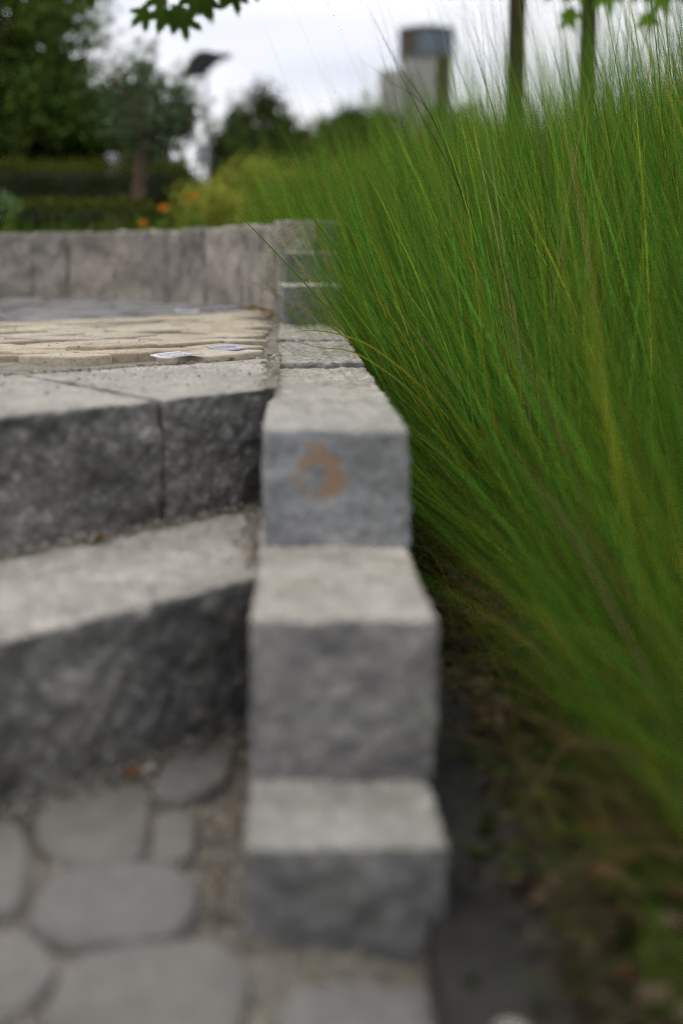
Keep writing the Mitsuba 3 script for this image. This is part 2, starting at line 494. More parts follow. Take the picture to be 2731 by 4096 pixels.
LOWER = [
    [(-0.35, 1.507), (-0.359, 1.667), (-0.241, 1.717), (-0.215, 1.486), (-0.303, 1.458)],
    [(-0.317, 1.321), (-0.311, 1.442), (-0.191, 1.492), (-0.146, 1.423), (-0.163, 1.328), (-0.268, 1.289)],
    [(-0.272, 1.153), (-0.26, 1.284), (-0.127, 1.34), (-0.083, 1.284), (-0.099, 1.142), (-0.221, 1.106)],
    [(-0.224, 1.613), (-0.176, 1.633), (-0.164, 1.502), (-0.211, 1.48)],
    [(-0.238, 1.658), (-0.228, 1.799), (-0.19, 1.874), (-0.142, 1.874), (-0.143, 1.721), (-0.189, 1.656)],
    [(-0.482, 1.515), (-0.366, 1.547), (-0.336, 1.444), (-0.322, 1.333), (-0.463, 1.293)],
    [(-0.46, 1.101), (-0.455, 1.283), (-0.306, 1.319), (-0.263, 1.255), (-0.295, 1.143)],
    [(-0.063, 1.12), (-0.059, 1.275), (0.105, 1.315), (0.124, 1.18)],
    [(-0.466, 0.913), (-0.461, 1.078), (-0.285, 1.126), (-0.284, 0.956)],
    [(-0.269, 0.929), (-0.257, 1.079), (-0.097, 1.123), (-0.088, 0.963)],
    [(-0.629, 1.248), (-0.613, 1.415), (-0.5, 1.496), (-0.481, 1.296)],
    [(-0.621, 1.047), (-0.621, 1.233), (-0.473, 1.28), (-0.474, 1.089)],
]
r5 = np.random.default_rng(5)
for k in range(14):
    x0, y0 = -0.87 - 0.2 * (k % 4), 0.85 + 0.21 * (k // 4)
    j = r5.uniform(-0.012, 0.012, (4, 2))
    LOWER.append(V([(x0, y0), (x0, y0 + 0.185), (x0 + 0.18, y0 + 0.185), (x0 + 0.18, y0)]) + j)
for k, q in enumerate(LOWER):
    part('pavement', 'paver', mikit.ply(paver(q, float(pav_z(*V(q).mean(0))) + r5.uniform(-0.003, 0.003), 0.06, 0.008, V([-0.14, 0.048]) + r5.uniform(-0.02, 0.02, 2), k, 0.002, rounds=2),
                                        ('paver_lower', 'paver_lower_grey')[k % 3 == 1], smooth=35))

# the plaza: sand base and rows of pavers
SU = V([-0.6135, -0.79])       # along the risers, to the left and nearer
SN = V([0.79, -0.6135])        # out of the risers
RU = V([-0.70, -0.714])        # along the plaza's rows
RB = V([-0.714, 0.70])         # from row to row, away


def plaza_base():
    w = WALL + V([0.03, 0.06])
    a, b = V([-0.16, 3.30]), V([-0.16, 3.30]) + RU * 4.2
    n = len(w) + 1
    edge = np.stack([a + (b - a) * t for t in np.linspace(0, 1, n)])
    far = np.vstack([[[-0.10, 5.3]], w])
    v = []
    for t in np.linspace(0, 1, 24):
        p = edge * (1 - t) + far * t
        v.append(np.hstack([p, (0.404 + 0.004 * N3(np.hstack([p, p[:, :1] * 0]), 9, 6, 3))[:, None]]))
    i = (np.arange(23)[:, None] * n + np.arange(n - 1)[None]).ravel()
    f = np.stack([i, i + n, i + n + 1, i + 1], 1)
    return np.vstack(v), f


setting('plaza', mikit.ply(plaza_base(), 'sand', smooth=True), 'sandy joints of the raised paved plaza')
inside = _P(np.vstack([[(-0.17, 3.2)], [(-0.245, 5.6)], WALL + V([-0.02, -0.02]), [(-4, 3)]]))
r6 = np.random.default_rng(61)
rest = {False: [], True: []}          # the pavers left of the picture
org = V([-0.155, 3.365])
c_beige, c_grey, kk = ['paver_beige', 'paver_sand', 'paver_tan', 'paver_sand', 'paver_beige'], ['paver_grey', 'paver_ash'], 0
off = 0.0
while off < 5.2:
    dep = r6.uniform(0.185, 0.215)
    bow = 0.0
    # row starts at the kerb's left side
    t0 = org + RB * off
    s0 = (left_edge(t0[1]) - 0.012 - t0[0]) / RU[0]
    s = s0 - (0.0 if s0 < 0 else 0.0)
    # move along the row until beside the kerb
    pnt = t0 + RU * s
    for _ in range(8):
        s += (left_edge(pnt[1]) - 0.015 - pnt[0]) / (RU[0] - (-0.0364) * RU[1])
        pnt = t0 + RU * s
    first = True
    while s < 5.5:
        ln = r6.uniform(0.15, 0.235) * (0.75 if first and r6.random() < 0.5 else 1)
        q0, q1 = t0 + RU * (s + 0.005), t0 + RU * (s + ln - 0.005)
        quad = V([q0, q1, q1 + RB * (dep - 0.010), q0 + RB * (dep - 0.010)])
        if first:                      # cut along the kerb
            quad[3][0] = min(quad[3][0], left_edge(quad[3][1]) - 0.012)
            quad[0][0] = min(quad[0][0], left_edge(quad[0][1]) - 0.012)
            if quad[3][0] < quad[2][0] + 0.02:
                quad[3] = quad[2] + V([0.03, 0.02])
        quad = quad + r6.uniform(-0.011, 0.011, (4, 2))
        cen = quad.mean(0)
        s += ln
        first = False
        if not inside.contains_point(cen) or not inside.contains_point(quad[2]) and cen[0] < -0.4:
            continue
        if cen[0] < -0.32 * cen[1] - 1.3:
            continue
        seen = cen[0] > -0.25 * cen[1] - 0.12
        # mid-side points give the hand-cut wavy outline
        mids = (quad + np.roll(quad, -1, 0)) / 2 + r6.uniform(-0.009, 0.009, (4, 2))
        poly = np.stack([quad, mids], 1).reshape(-1, 2)
        far = bool((cen - V([-1.19, 4.95])) @ V([-0.875, 0.485]) > 0 or cen[1] > 6.35)
        mat = c_grey[kk % 2] if far else c_beige[int(r6.integers(0, 5))]
        zt = 0.4225 + r6.uniform(-0.005, 0.0045) - (0.004 if far else 0)
        pm = paver(poly, zt, 0.04, 0.006, r6.uniform(-0.032, 0.032, 2), kk, 0.0009, rounds=1 if cen[1] > 4.6 or not seen else 2)
        if seen and kk < 300:
            part('plaza', 'paver', mikit.ply(pm, mat, smooth=35))
            kk += 1
        else:
            rest[far].append(pm)
    off += dep
for far_, m_ in ((False, 'paver_sand'), (True, 'paver_grey')):
    if rest[far_]:
        part('plaza', 'more_pavers', mikit.ply(join(rest[far_]), m_, smooth=35), kind='stuff')
print('plaza pavers', kk, len(rest[False]), len(rest[True]))

# ------------------------------------------------------------------ stone kerb, steps and wall
kerb = thing('stone_kerb', 'low stepped kerb of grey hewn granite blocks dividing the paving from the tall grass', 'kerb')


def kq(y0, y1, dxl=0.0, dxr=0.0, yl=0.0):
    return [(left_edge(y0) + dxl, y0 + yl), (0.171 - 0.0364 * y0 + dxr, y0), (0.171 - 0.0364 * y1 + dxr, y1), (left_edge(y1) + dxl, y1)]


KERB = [  # y0, y1, z0, z1, material, label
    (1.368, 1.80, -0.16, 0.046, 'kerb_granite_dark', 'lowest and nearest kerb block, dark front, half sunk in the gravel'),
    (1.563, 2.20, 0.040, 0.236, 'kerb_granite', None),
    (1.985, 2.445, 0.228, 0.402, 'kerb_granite_stained', 'kerb block with a ring of rust on its front'),
    (2.455, 3.235, 0.06, 0.398, 'kerb_granite', None),
    (3.247, 4.12, 0.05, 0.409, 'kerb_granite_warm', None),
    (4.132, 5.30, 0.05, 0.415, 'kerb_granite_warm', None),
]
for k, (y0, y1, z0, z1, m, lab) in enumerate(KERB):
    mesh = rough_block(kq(y0, y1, (-0.016, -0.013, -0.004, 0.0, 0.004, 0.0)[k], (-0.012, -0.004, 0.0, 0.004, 0.0, 0.004)[k]), z0, z1, 0.0075, 0.006, 0.0038, 0.0038 if k != 2 else 0.0022, 0.0032 if k < 3 else 0.006, k, 0.004, 26)
    part(kerb, 'block', mikit.ply(mesh, m, smooth=True), lab)
CHEEK = [(5.06, 5.75, 0.405, 0.553, -0.207), (5.53, 6.3, 0.45, 0.671, -0.212), (6.05, 6.75, 0.40, 0.801, -0.275)]
for k, (y0, y1, z0, z1, x0) in enumerate(CHEEK):
    q = [(x0, y0), (x0 + 0.206 + 0.05 * (k == 2), y0), (x0 + 0.18 + 0.05 * (k == 2), y1), (x0 - 0.05, y1)]
    part(kerb, 'block', mikit.ply(rough_block(q, z0, z1, 0.014, 0.009, 0.004, 0.004, 0.003, 40 + k, 0.012, 11), 'cheek_granite', smooth=True))

up = thing('stone_step', 'upper granite step with two split-faced dark blocks and a pale sanded top', 'step')
p0 = V([-0.130, 2.516])
jf, jb = p0 + SU * 0.262, V([-0.638, 2.852])
back = V([-0.155, 3.345])
lf, lb = p0 + SU * 1.9, back + RU * 1.95
g = V([0.003, -0.0025])
part(up, 'block', mikit.ply(rough_block([jf + g, p0 + V([0.006, 0.008]), back, jb + g * 1.2], 0.19, PLAZA, 0.007, 0.006, 0.004, 0.015, 0.0022, 60, 0, 10), 'step_granite', smooth=True))
part(up, 'block', mikit.ply(rough_block([lf, jf - g, jb - g * 1.2, lb], 0.19, PLAZA - 0.001, 0.010, 0.006, 0.004, 0.015, 0.0022, 64, 0, 10), 'step_granite', smooth=True))
low = thing('stone_step', 'lower granite step beside the paving stones, one long block with a broad pale tread', 'step')
b0 = V([-0.108, 1.921])
b1 = b0 + SU * 1.07
in0, in1 = V([-0.112, 2.62]), p0 + SU * 1.05 - SN * 0.14
part(low, 'block', mikit.ply(rough_block([b1, b0, in0, in1], -0.12, TREAD, 0.008, 0.007, 0.004, 0.018, 0.0025, 70, 0, 10), 'step_granite', smooth=True))
b2, b3, in2 = b1 + SU * 0.008, b1 + SU * 1.1, in1 + SU * 0.008
part(low, 'block', mikit.ply(rough_block([b3, b2, in2, in2 + SU * 1.1], -0.12, TREAD - 0.002, 0.014, 0.007, 0.004, 0.018, 0.0025, 73, 0, 10), 'step_granite', smooth=True))

wall = thing('curved_stone_wall', 'low curved wall of upright split granite stones behind the plaza', 'wall')
seg = np.linalg.norm(np.diff(WALL, axis=0), axis=1)
arc = np.concatenate([[0], np.cumsum(seg)])


def wpt(s):
    p = V([np.interp(s, arc, WALL[:, 0]), np.interp(s, arc, WALL[:, 1])])
    q = V([np.interp(s + 0.02, arc, WALL[:, 0]), np.interp(s + 0.02, arc, WALL[:, 1])])
    t = (q - p) / (np.linalg.norm(q - p) + 1e-9)
    return p, t, V([t[1], -t[0]])


r8 = np.random.default_rng(88)
s, k = 0.0, 0
while s < arc[-1] - 0.4:
    ln = r8.uniform(0.20, 0.42)
    (a, ta, na), (b, tb, nb) = wpt(s + 0.0008), wpt(s + ln - 0.0008)
    jut = r8.uniform(-0.006, 0.006)
    a2, b2 = a + na * (0.16 + jut), b + nb * (0.16 + jut)
    a, b = a + na * jut, b + nb * jut
    q = [b, a, a2, b2]           # front seen from the plaza: left end is further along the line
    z1 = 0.803 + r8.uniform(-0.010, 0.008)
    m = ('wall_granite', 'wall_granite_grey')[int(r8.choice([0, 0, 0, 1, 1]))] if s > 1.3 else 'wall_granite'
    part(wall, 'stone', mikit.ply(rough_block(q, 0.36, z1, 0.018, 0.003, 0.003, 0.020, 0.010, 100 + k, 0.015, 11, 0.3), m, smooth=True))
    s += ln
    k += 1

# dark concrete footing strip along the kerb's planted side
foot = thing('concrete_footing', 'dark concrete footing strip along the right side of the kerb', 'footing',
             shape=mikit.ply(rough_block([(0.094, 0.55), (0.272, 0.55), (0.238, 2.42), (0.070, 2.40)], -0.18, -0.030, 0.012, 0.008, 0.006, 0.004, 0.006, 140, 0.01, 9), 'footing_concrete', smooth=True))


# ------------------------------------------------------------------ gravel and grit (real little stones)
ICO = trimesh.creation.icosphere(subdivisions=0)
OV, OF = np.array(ICO.vertices), np.array(ICO.faces)


def pebbles(pos, size, r, base, flat=0.65, var=0.35):
    n = len(pos)
    j = 1 + 0.28 * r.normal(size=(n, 12, 1))
    sc = np.stack([r.uniform(0.7, 1.3, n), r.uniform(0.7, 1.3, n), r.uniform(0.45, 0.9, n) * flat / 0.65], 1)[:, None]
    a = r.uniform(0, 2 * math.pi, n)
    v = OV[None] * j * sc * (size * np.exp(r.normal(0, 0.4, n)))[:, None, None] * 0.5
    x = v[..., 0] * np.cos(a)[:, None] - v[..., 1] * np.sin(a)[:, None]
    y = v[..., 0] * np.sin(a)[:, None] + v[..., 1] * np.cos(a)[:, None]
    v = np.stack([x, y, v[..., 2]], -1) + pos[:, None]
    f = (OF[None] + np.arange(n)[:, None, None] * 12).reshape(-1, 3)
    b = V(base)[r.integers(0, len(base), n)] * np.exp(r.normal(0, var, (n, 1)))
    return v.reshape(-1, 3), f, np.repeat(np.clip(b, 0.01, 0.8), 12, 0)


GRITS = [(0.34, 0.31, 0.25), (0.27, 0.245, 0.20), (0.42, 0.39, 0.34), (0.20, 0.17, 0.13), (0.17, 0.17, 0.17), (0.30, 0.25, 0.185)]
rg = np.random.default_rng(19)
lower_paths = [_P(V(q)) for q in LOWER]


def strip(n, y0, y1, w, z, r, off=0.0, sign=-1):
    y = r.uniform(y0, y1, n)
    x = left_edge(y) + off - np.abs(r.normal(0, w, n))
    return np.stack([x, y, np.full(n, z)], 1)


A = np.stack([rg.uniform(-0.62, 0.16, 9000), rg.uniform(0.95, 1.95, 9000), np.full(9000, -0.015)], 1)
keep = np.ones(len(A), bool)
for pth in lower_paths:
    keep &= ~pth.contains_points(A[:, :2], radius=0.004)
A = A[keep]
A = A[(A[:, 0] < left_edge(A[:, 1]) + 0.005) | (A[:, 1] < 1.37) & (A[:, 0] < 0.09)]
A = A[((A[:, :2] - b0) @ SN) > 0.0]
A[:, 2] = pav_z(A[:, 0], A[:, 1]) - 0.013
B = strip(1500, 1.40, 1.9, 0.03, 0, rg)
B[:, 2] = pav_z(B[:, 0], B[:, 1]) - 0.008
C = strip(900, 1.95, 2.52, 0.018, TREAD + 0.002, rg)
tt = rg.uniform(0, 0.8, 900)
D = np.hstack([p0 + SU * tt[:, None] + SN * np.abs(rg.normal(0, 0.012, (900, 1))) + SN * 0.004, TREAD + 0.001 + rg.uniform(0, 0.011, (900, 1))])
nF = 2600
F0 = np.abs(rg.normal(0, 0.022, nF))
tF = rg.uniform(-0.02, 0.75, nF)
F_ = b0 + SU * tF[:, None] + SN * (0.004 + F0[:, None])
F_ = np.hstack([F_, (pav_z(F_[:, 0], F_[:, 1]) - 0.012 + np.clip(0.034 - F0, 0, 1) * rg.uniform(0.3, 1.0, nF))[:, None]])
Ev = strip(1400, 2.5, 3.4, 0.012, PLAZA + 0.002, rg, 0.012)
G = np.hstack([(V([-0.16, 3.345]) + RU * rg.uniform(0, 1.0, (300, 1)) - RB * np.abs(rg.normal(0, 0.015, (300, 1)))), np.full((300, 1), PLAZA + 0.002)])
Hh = np.stack([rg.uniform(-0.9, -0.15, 900), rg.uniform(2.3, 3.2, 900), np.full(900, PLAZA + 0.0015)], 1)
Hh = Hh[((Hh[:, :2] - p0) @ SN < -0.01) & ((Hh[:, :2] - back) @ RB < -0.01)]
pv, pf, pc = pebbles(np.vstack([A, B, C, D, Ev, G, F_]), 0.0042, rg, GRITS)
stuff('gravel', mikit.ply((pv, pf), 'matte', color=pc), 'fine beige and brown gravel filling the joints along kerb, steps and pavers', 'gravel')
I = np.stack([rg.uniform(-1.5, -0.17, 1500), rg.uniform(2.75, 6.0, 1500), np.full(1500, 0.4245)], 1)
I = I[((I[:, :2] - back) @ RB > 0.01) & (I[:, 0] < left_edge(I[:, 1]) - 0.01)]
pv, pf, pc = pebbles(np.vstack([Hh[::2], I]), 0.0026, rg, [(0.30, 0.24, 0.17), (0.22, 0.15, 0.10), (0.36, 0.31, 0.25), (0.16, 0.11, 0.08)])
stuff('grit', mikit.ply((pv, pf), 'matte', color=pc), 'scattered grains of grit lying on the plaza pavers and the top step', 'grit')


# ------------------------------------------------------------------ tall ornamental grass
def blades(root, az, phi0, phi1, length, width, r, K=8, colour=None, twist=None):
    """Ribbon blades: root (n,3), heading az, lean phi0 at the foot bending by phi1 towards the tip."""
    n = len(root)
    s = np.linspace(0, 1, K)
    phi = phi0[:, None] + phi1[:, None] * s[None] ** 1.7
    ds = (length / (K - 1))[:, None]
    hx = np.sin(phi)
    hz = np.cos(phi)
    az_s = az[:, None] + (r.normal(0, 0.25, n)[:, None] * s[None])
    inc = np.stack([hx * np.cos(az_s), hx * np.sin(az_s), hz], -1) * ds[..., None]
    pts = root[:, None] + np.concatenate([np.zeros((n, 1, 3)), np.cumsum((inc[:, :-1] + inc[:, 1:]) / 2, 1)], 1)
    tw = (r.uniform(-1.2, 1.2, n) if twist is None else twist)[:, None] + r.normal(0, 0.5, n)[:, None] * s[None]
    side = np.stack([-np.sin(az_s), np.cos(az_s), 0 * az_s], -1)
    tan = inc / (np.linalg.norm(inc, axis=-1, keepdims=True) + 1e-9)
    nor = np.cross(tan, side)
    sd = side * np.cos(tw)[..., None] + nor * np.sin(tw)[..., None]
    w = width[:, None] * (0.55 + 0.9 * s[None]) * np.clip(1 - s[None] ** 2.2, 0.03, 1) * 0.5
    v = np.stack([pts - sd * w[..., None], pts + sd * w[..., None]], 2).reshape(n, -1, 3)
    q = np.arange(K - 1) * 2
    one = np.concatenate([np.stack([q, q + 1, q + 3], 1), np.stack([q, q + 3, q + 2], 1)])
    f = (one[None] + np.arange(n)[:, None, None] * 2 * K).reshape(-1, 3)
    return v.reshape(-1, 3), f


def blade_colours(n, K, r, mixw=(0.555, 0.345, 0.085, 0.015)):
    pal = V([(0.088, 0.225, 0.026), (0.172, 0.285, 0.028), (0.36, 0.33, 0.03), (0.28, 0.20, 0.10)])
    c = pal[r.choice(4, n, p=mixw)] * np.exp(r.normal(0, 0.42, (n, 1)))
    s = np.linspace(0, 1, K)
    foot = V([0.17, 0.15, 0.05])
    t = np.clip((0.12 - s) / 0.12, 0, 1)[None, :, None] * 0.6
    tip = np.clip((s - 0.8) / 0.2, 0, 1)[None, :, None] * (r.random(n) < 0.35)[:, None, None] * 0.6
    c = c[:, None] * (1 - t) + foot * t
    c = c * (1 - tip) + V([0.20, 0.145, 0.06]) * tip
    return np.repeat(c.reshape(-1, 3), 2, 0)


gr = np.random.default_rng(23)
roots, azs, ph0, ph1, lens, wid = [], [], [], [], [], []
y = 0.75
while y < 8.6:
    xr0 = 0.165 - 0.0364 * y + float(np.interp(y, [0.7, 2.6, 3.4, 4.5, 6.4, 7.2, 8.6], [0.38, 0.43, 0.36, 0.26, 0.15, -0.05, -0.2]))
    x = xr0
    col = 0
    while x < 0.25 * y + 0.75:
        cx, cy = x + gr.uniform(-0.06, 0.06), y + gr.uniform(-0.08, 0.08)
        edge = max(0.0, 1 - (x - xr0) / 0.55)
        n = int(gr.uniform(115, 195) * (1.25 if y < 2.6 else 1.0) * (0.8 if y > 5.5 else 1.0))
        rr = 0.085 * np.sqrt(gr.random(n))
        aa = gr.uniform(0, 2 * math.pi, n)
        rt = np.stack([cx + rr * np.cos(aa), cy + rr * np.sin(aa), np.zeros(n)], 1)
        rt[:, 2] = bed_z(rt[:, 0], rt[:, 1]) - 0.01
        tall = gr.random(n) < 0.06
        hs = np.interp(y, [0.7, 1.5, 2.2, 3.2, 5.0, 6.5, 7.5, 8.6], [0.52, 0.68, 0.92, 1.10, 1.20, 1.02, 0.76, 0.60])
        hs *= 0.92 + 0.22 * min(1.0, (x - xr0) / 0.8)
        L = hs * np.clip(gr.normal(0.92, 0.17, n), 0.35, 1.3) * np.where(tall, 1.32, 1.0) * gr.uniform(0.92, 1.08)
        p0_ = np.abs(gr.normal(0.13, 0.12, n)) + rr / 0.085 * 0.12
        head = aa + gr.normal(0, 0.5, n)
        # lean towards the open plaza (-x), strongest at the front row
        lean = 0.13 + 0.20 * float(np.clip(1.6 - (x - xr0) / 0.7, 0, 1)) + (0.40 if y < 3.9 else 0.30) * edge
        vx = np.sin(p0_) * np.cos(head) - lean * gr.uniform(0.1, 1.6, n)
        vy = np.sin(p0_) * np.sin(head) - 0.06 * edge
        az_ = np.arctan2(vy, vx)
        p0_ = np.arcsin(np.clip(np.hypot(vx, vy), 0, 0.80))
        L = L / (1 + 1.9 * np.clip(-vx - (0.26 if y < 4.4 else 0.33), 0, 1))
        roots.append(rt); azs.append(az_); ph0.append(p0_ * 0.8)
        ph1.append(np.abs(gr.normal(0.10, 0.14, n)) + 0.25 * edge * gr.random(n) ** 3)
        lens.append(L); wid.append(gr.uniform(0.0022, 0.0050, n) * np.where(tall, 0.55, 1.0) * (0.75 if y < 2.6 else 1.0))
        x += gr.uniform(0.17, 0.25)
        col += 1
    y += gr.uniform(0.17, 0.22)
roots, azs, ph0, ph1, lens, wid = (np.concatenate(a) for a in (roots, azs, ph0, ph1, lens, wid))
K = 8
gv, gf = blades(roots, azs, ph0, ph1, lens, wid, gr, K)
gc = blade_colours(len(roots), K, gr)
print('blades', len(roots))


def hero(ctrl, w, c0, c1, r):
    p = bez(ctrl, 8)
    n = len(p)
    s = np.linspace(0, 1, n)
    t = np.gradient(p, axis=0)
    t /= np.linalg.norm(t, axis=1, keepdims=True)
    sd = np.cross(t, V([0.15, -1.0, 0.25]))
    sd /= np.linalg.norm(sd, axis=1, keepdims=True)
    ww = (w * np.clip(1 - s ** 3, 0.12, 1) * 0.5)[:, None]
    v = np.stack([p - sd * ww, p + sd * ww], 1).reshape(-1, 3)
    q = np.arange(n - 1) * 2
    f = np.concatenate([np.stack([q, q + 1, q + 3], 1), np.stack([q, q + 3, q + 2], 1)])
    tt = np.clip((s - 0.7) / 0.3, 0, 1)[:, None]
    return v, f, np.repeat(V(c0) * (1 - tt) + V(c1) * tt, 2, 0)


GREEN, YEL, TAN, DARK = (0.085, 0.16, 0.02), (0.30, 0.26, 0.02), (0.28, 0.2, 0.1), (0.03, 0.04, 0.02)
HERO = [  # long blades that lean out over the kerb: foot, waypoints, tip
    ([(0.42, 3.35, -0.02), (0.20, 3.36, 0.28), (0.0, 3.38, 0.475), (-0.201, 3.40, 0.585)], 0.0045, GREEN, TAN),
    ([(0.44, 3.42, -0.02), (0.17, 3.40, 0.30), (-0.012, 3.40, 0.474), (-0.285, 3.42, 0.625)], 0.004, (0.14, 0.16, 0.02), TAN),
    ([(0.40, 3.22, -0.02), (0.18, 3.26, 0.27), (0.02, 3.28, 0.472), (-0.205, 3.30, 0.712), (-0.27, 3.31, 0.77)], 0.0042, GREEN, GREEN),
    ([(0.45, 3.40, -0.02), (0.15, 3.42, 0.34), (0.0, 3.42, 0.474), (-0.115, 3.43, 0.605)], 0.004, GREEN, YEL),
    ([(0.46, 3.3, -0.02), (0.2, 3.34, 0.34), (0.038, 3.36, 0.55), (-0.04, 3.37, 0.64)], 0.0045, (0.13, 0.2, 0.02), YEL),
    ([(0.47, 3.45, -0.02), (0.22, 3.40, 0.34), (0.037, 3.38, 0.595), (-0.096, 3.38, 0.775), (-0.16, 3.38, 0.87)], 0.005, GREEN, GREEN),
    ([(0.36, 3.12, -0.02), (0.22, 3.10, 0.30), (0.08, 3.16, 0.44), (-0.04, 3.26, 0.478), (-0.135, 3.30, 0.472)], 0.005, (0.22, 0.23, 0.02), (0.34, 0.24, 0.02)),
    ([(0.34, 3.0, -0.02), (0.20, 3.0, 0.30), (0.05, 3.08, 0.430), (-0.05, 3.16, 0.448), (-0.12, 3.18, 0.464)], 0.0035, (0.22, 0.23, 0.03), TAN),
    ([(0.56, 3.5, 0.0), (0.44, 3.44, 0.42), (0.284, 3.40, 0.785), (0.163, 3.42, 1.01), (0.063, 3.44, 1.215)], 0.0028, DARK, DARK),
    ([(0.52, 3.6, 0.0), (0.40, 3.5, 0.45), (0.235, 3.46, 0.92), (0.126, 3.46, 1.10), (0.057, 3.46, 1.225)], 0.0028, (0.06, 0.09, 0.03), (0.10, 0.08, 0.05)),
    ([(0.54, 3.7, 0.0), (0.38, 3.6, 0.55), (0.23, 3.56, 0.96), (0.115, 3.56, 1.065), (0.028, 3.56, 1.125)], 0.0026, (0.06, 0.09, 0.03), (0.10, 0.08, 0.05)),
    ([(0.60, 3.5, 0.0), (0.50, 3.48, 0.45), (0.38, 3.45, 0.9), (0.31, 3.45, 1.12), (0.25, 3.45, 1.26)], 0.003, GREEN, TAN),
    ([(0.34, 2.95, -0.02), (0.26, 2.96, 0.06), (0.235, 2.98, 0.13), (0.20, 3.0, 0.12), (0.17, 3.02, -0.02)], 0.006, (0.07, 0.13, 0.02), (0.09, 0.15, 0.03)),
    ([(0.46, 2.72, -0.02), (0.43, 2.8, 0.10), (0.41, 2.85, 0.115), (0.385, 2.88, 0.0)], 0.005, (0.08, 0.14, 0.03), TAN),
    # single wide soft blades close to the lens
    ([(0.44, 1.55, -0.04), (0.40, 1.50, 0.18), (0.34, 1.45, 0.36), (0.26, 1.42, 0.47)], 0.007, GREEN, (0.13, 0.19, 0.02)),
    ([(0.38, 1.35, -0.04), (0.35, 1.38, 0.03), (0.25, 1.38, 0.03), (0.19, 1.36, -0.02)], 0.005, (0.17, 0.16, 0.06), TAN),
    ([(0.42, 1.62, -0.04), (0.34, 1.60, 0.06), (0.26, 1.60, 0.07), (0.215, 1.58, -0.02)], 0.006, (0.20, 0.17, 0.08), TAN),
    ([(0.40, 1.22, -0.04), (0.33, 1.22, 0.02), (0.24, 1.2, 0.0), (0.17, 1.17, -0.025)], 0.0055, (0.12, 0.13, 0.05), (0.16, 0.14, 0.07)),
]
parts_ = [hero(c, w, a, b, gr) for c, w, a, b in HERO]
o = len(gv)
allv, allf, allc = [gv], [gf], [gc]
for v, f, c in parts_:
    allv.append(v); allf.append(f + o); allc.append(c)
    o += len(v)
stuff('tall_grass', mikit.ply((np.vstack(allv), np.vstack(allf)), 'blade', color=np.vstack(allc)),
      'dense tall ornamental grass leaning left over the stone kerb', 'grass')

# last year's dry blades under the clumps' edge
nd = 2600
dy = gr.uniform(1.3, 4.2, nd)
dx = 0.165 - 0.0364 * dy + np.abs(gr.normal(0.30, 0.09, nd)) + 0.02
rt = np.stack([dx, dy, 0 * dx], 1)
rt[:, 2] = bed_z(dx, dy) - 0.005
daz = math.pi + gr.normal(0, 1.0, nd)
dv, df = blades(rt, daz, np.abs(gr.normal(0.5, 0.3, nd)), np.abs(gr.normal(1.5, 0.5, nd)), gr.uniform(0.10, 0.38, nd), gr.uniform(0.0009, 0.0022, nd), gr, 9)
stuff('dry_grass', mikit.ply((dv, df), 'blade', color=blade_colours(nd, 9, gr, (0.18, 0.22, 0.2, 0.4)) * 0.7), 'thin dry arching grass blades at the foot of the tall grass', 'dry grass')

# soil crumbs spilling over the footing's edge
ncr = 2600
cy_ = gr.uniform(0.9, 2.6, ncr)
cx_ = 0.272 - 0.018 * (cy_ - 0.55) - 0.035 * (N3(np.stack([cy_ * 6, 0 * cy_, 0 * cy_], 1), 1.0, 4, 2) + 0.3) + gr.normal(0, 0.016, ncr) - np.abs(gr.normal(0, 0.03, ncr)) * (gr.random(ncr) < 0.35)
pv, pf, pc = pebbles(np.stack([cx_, cy_, np.full(ncr, -0.027)], 1), 0.009, gr, [(0.03, 0.022, 0.014), (0.05, 0.038, 0.026), (0.035, 0.045, 0.015), (0.09, 0.07, 0.045)])
stuff('soil_crumbs', mikit.ply((pv, pf), 'matte', color=pc), 'dark soil crumbs and bark bits spilled over the edge of the footing', 'soil')

# moss and tiny weeds on the bed
nm = 9000
mx, my = gr.uniform(0.16, 0.62, nm), gr.uniform(0.9, 4.0, nm)
keep = meshkit.fbm(np.stack([mx * 7, my * 7, 0 * mx], 1), 3, 77) > 0.5
mx, my = mx[keep] + 0.08 - 0.03 * my[keep], my[keep]
mv, mf = leaf_quads(np.stack([mx, my, bed_z(mx, my) + 0.002], 1), 0.011, gr, 0.7, -0.5)
stuff('moss', mikit.ply((mv, mf), 'foliage', color=tint(len(mx), 5, (0.075, 0.10, 0.02), gr, 0.35)), 'low green moss and tiny weeds on the soil beside the footing', 'moss')


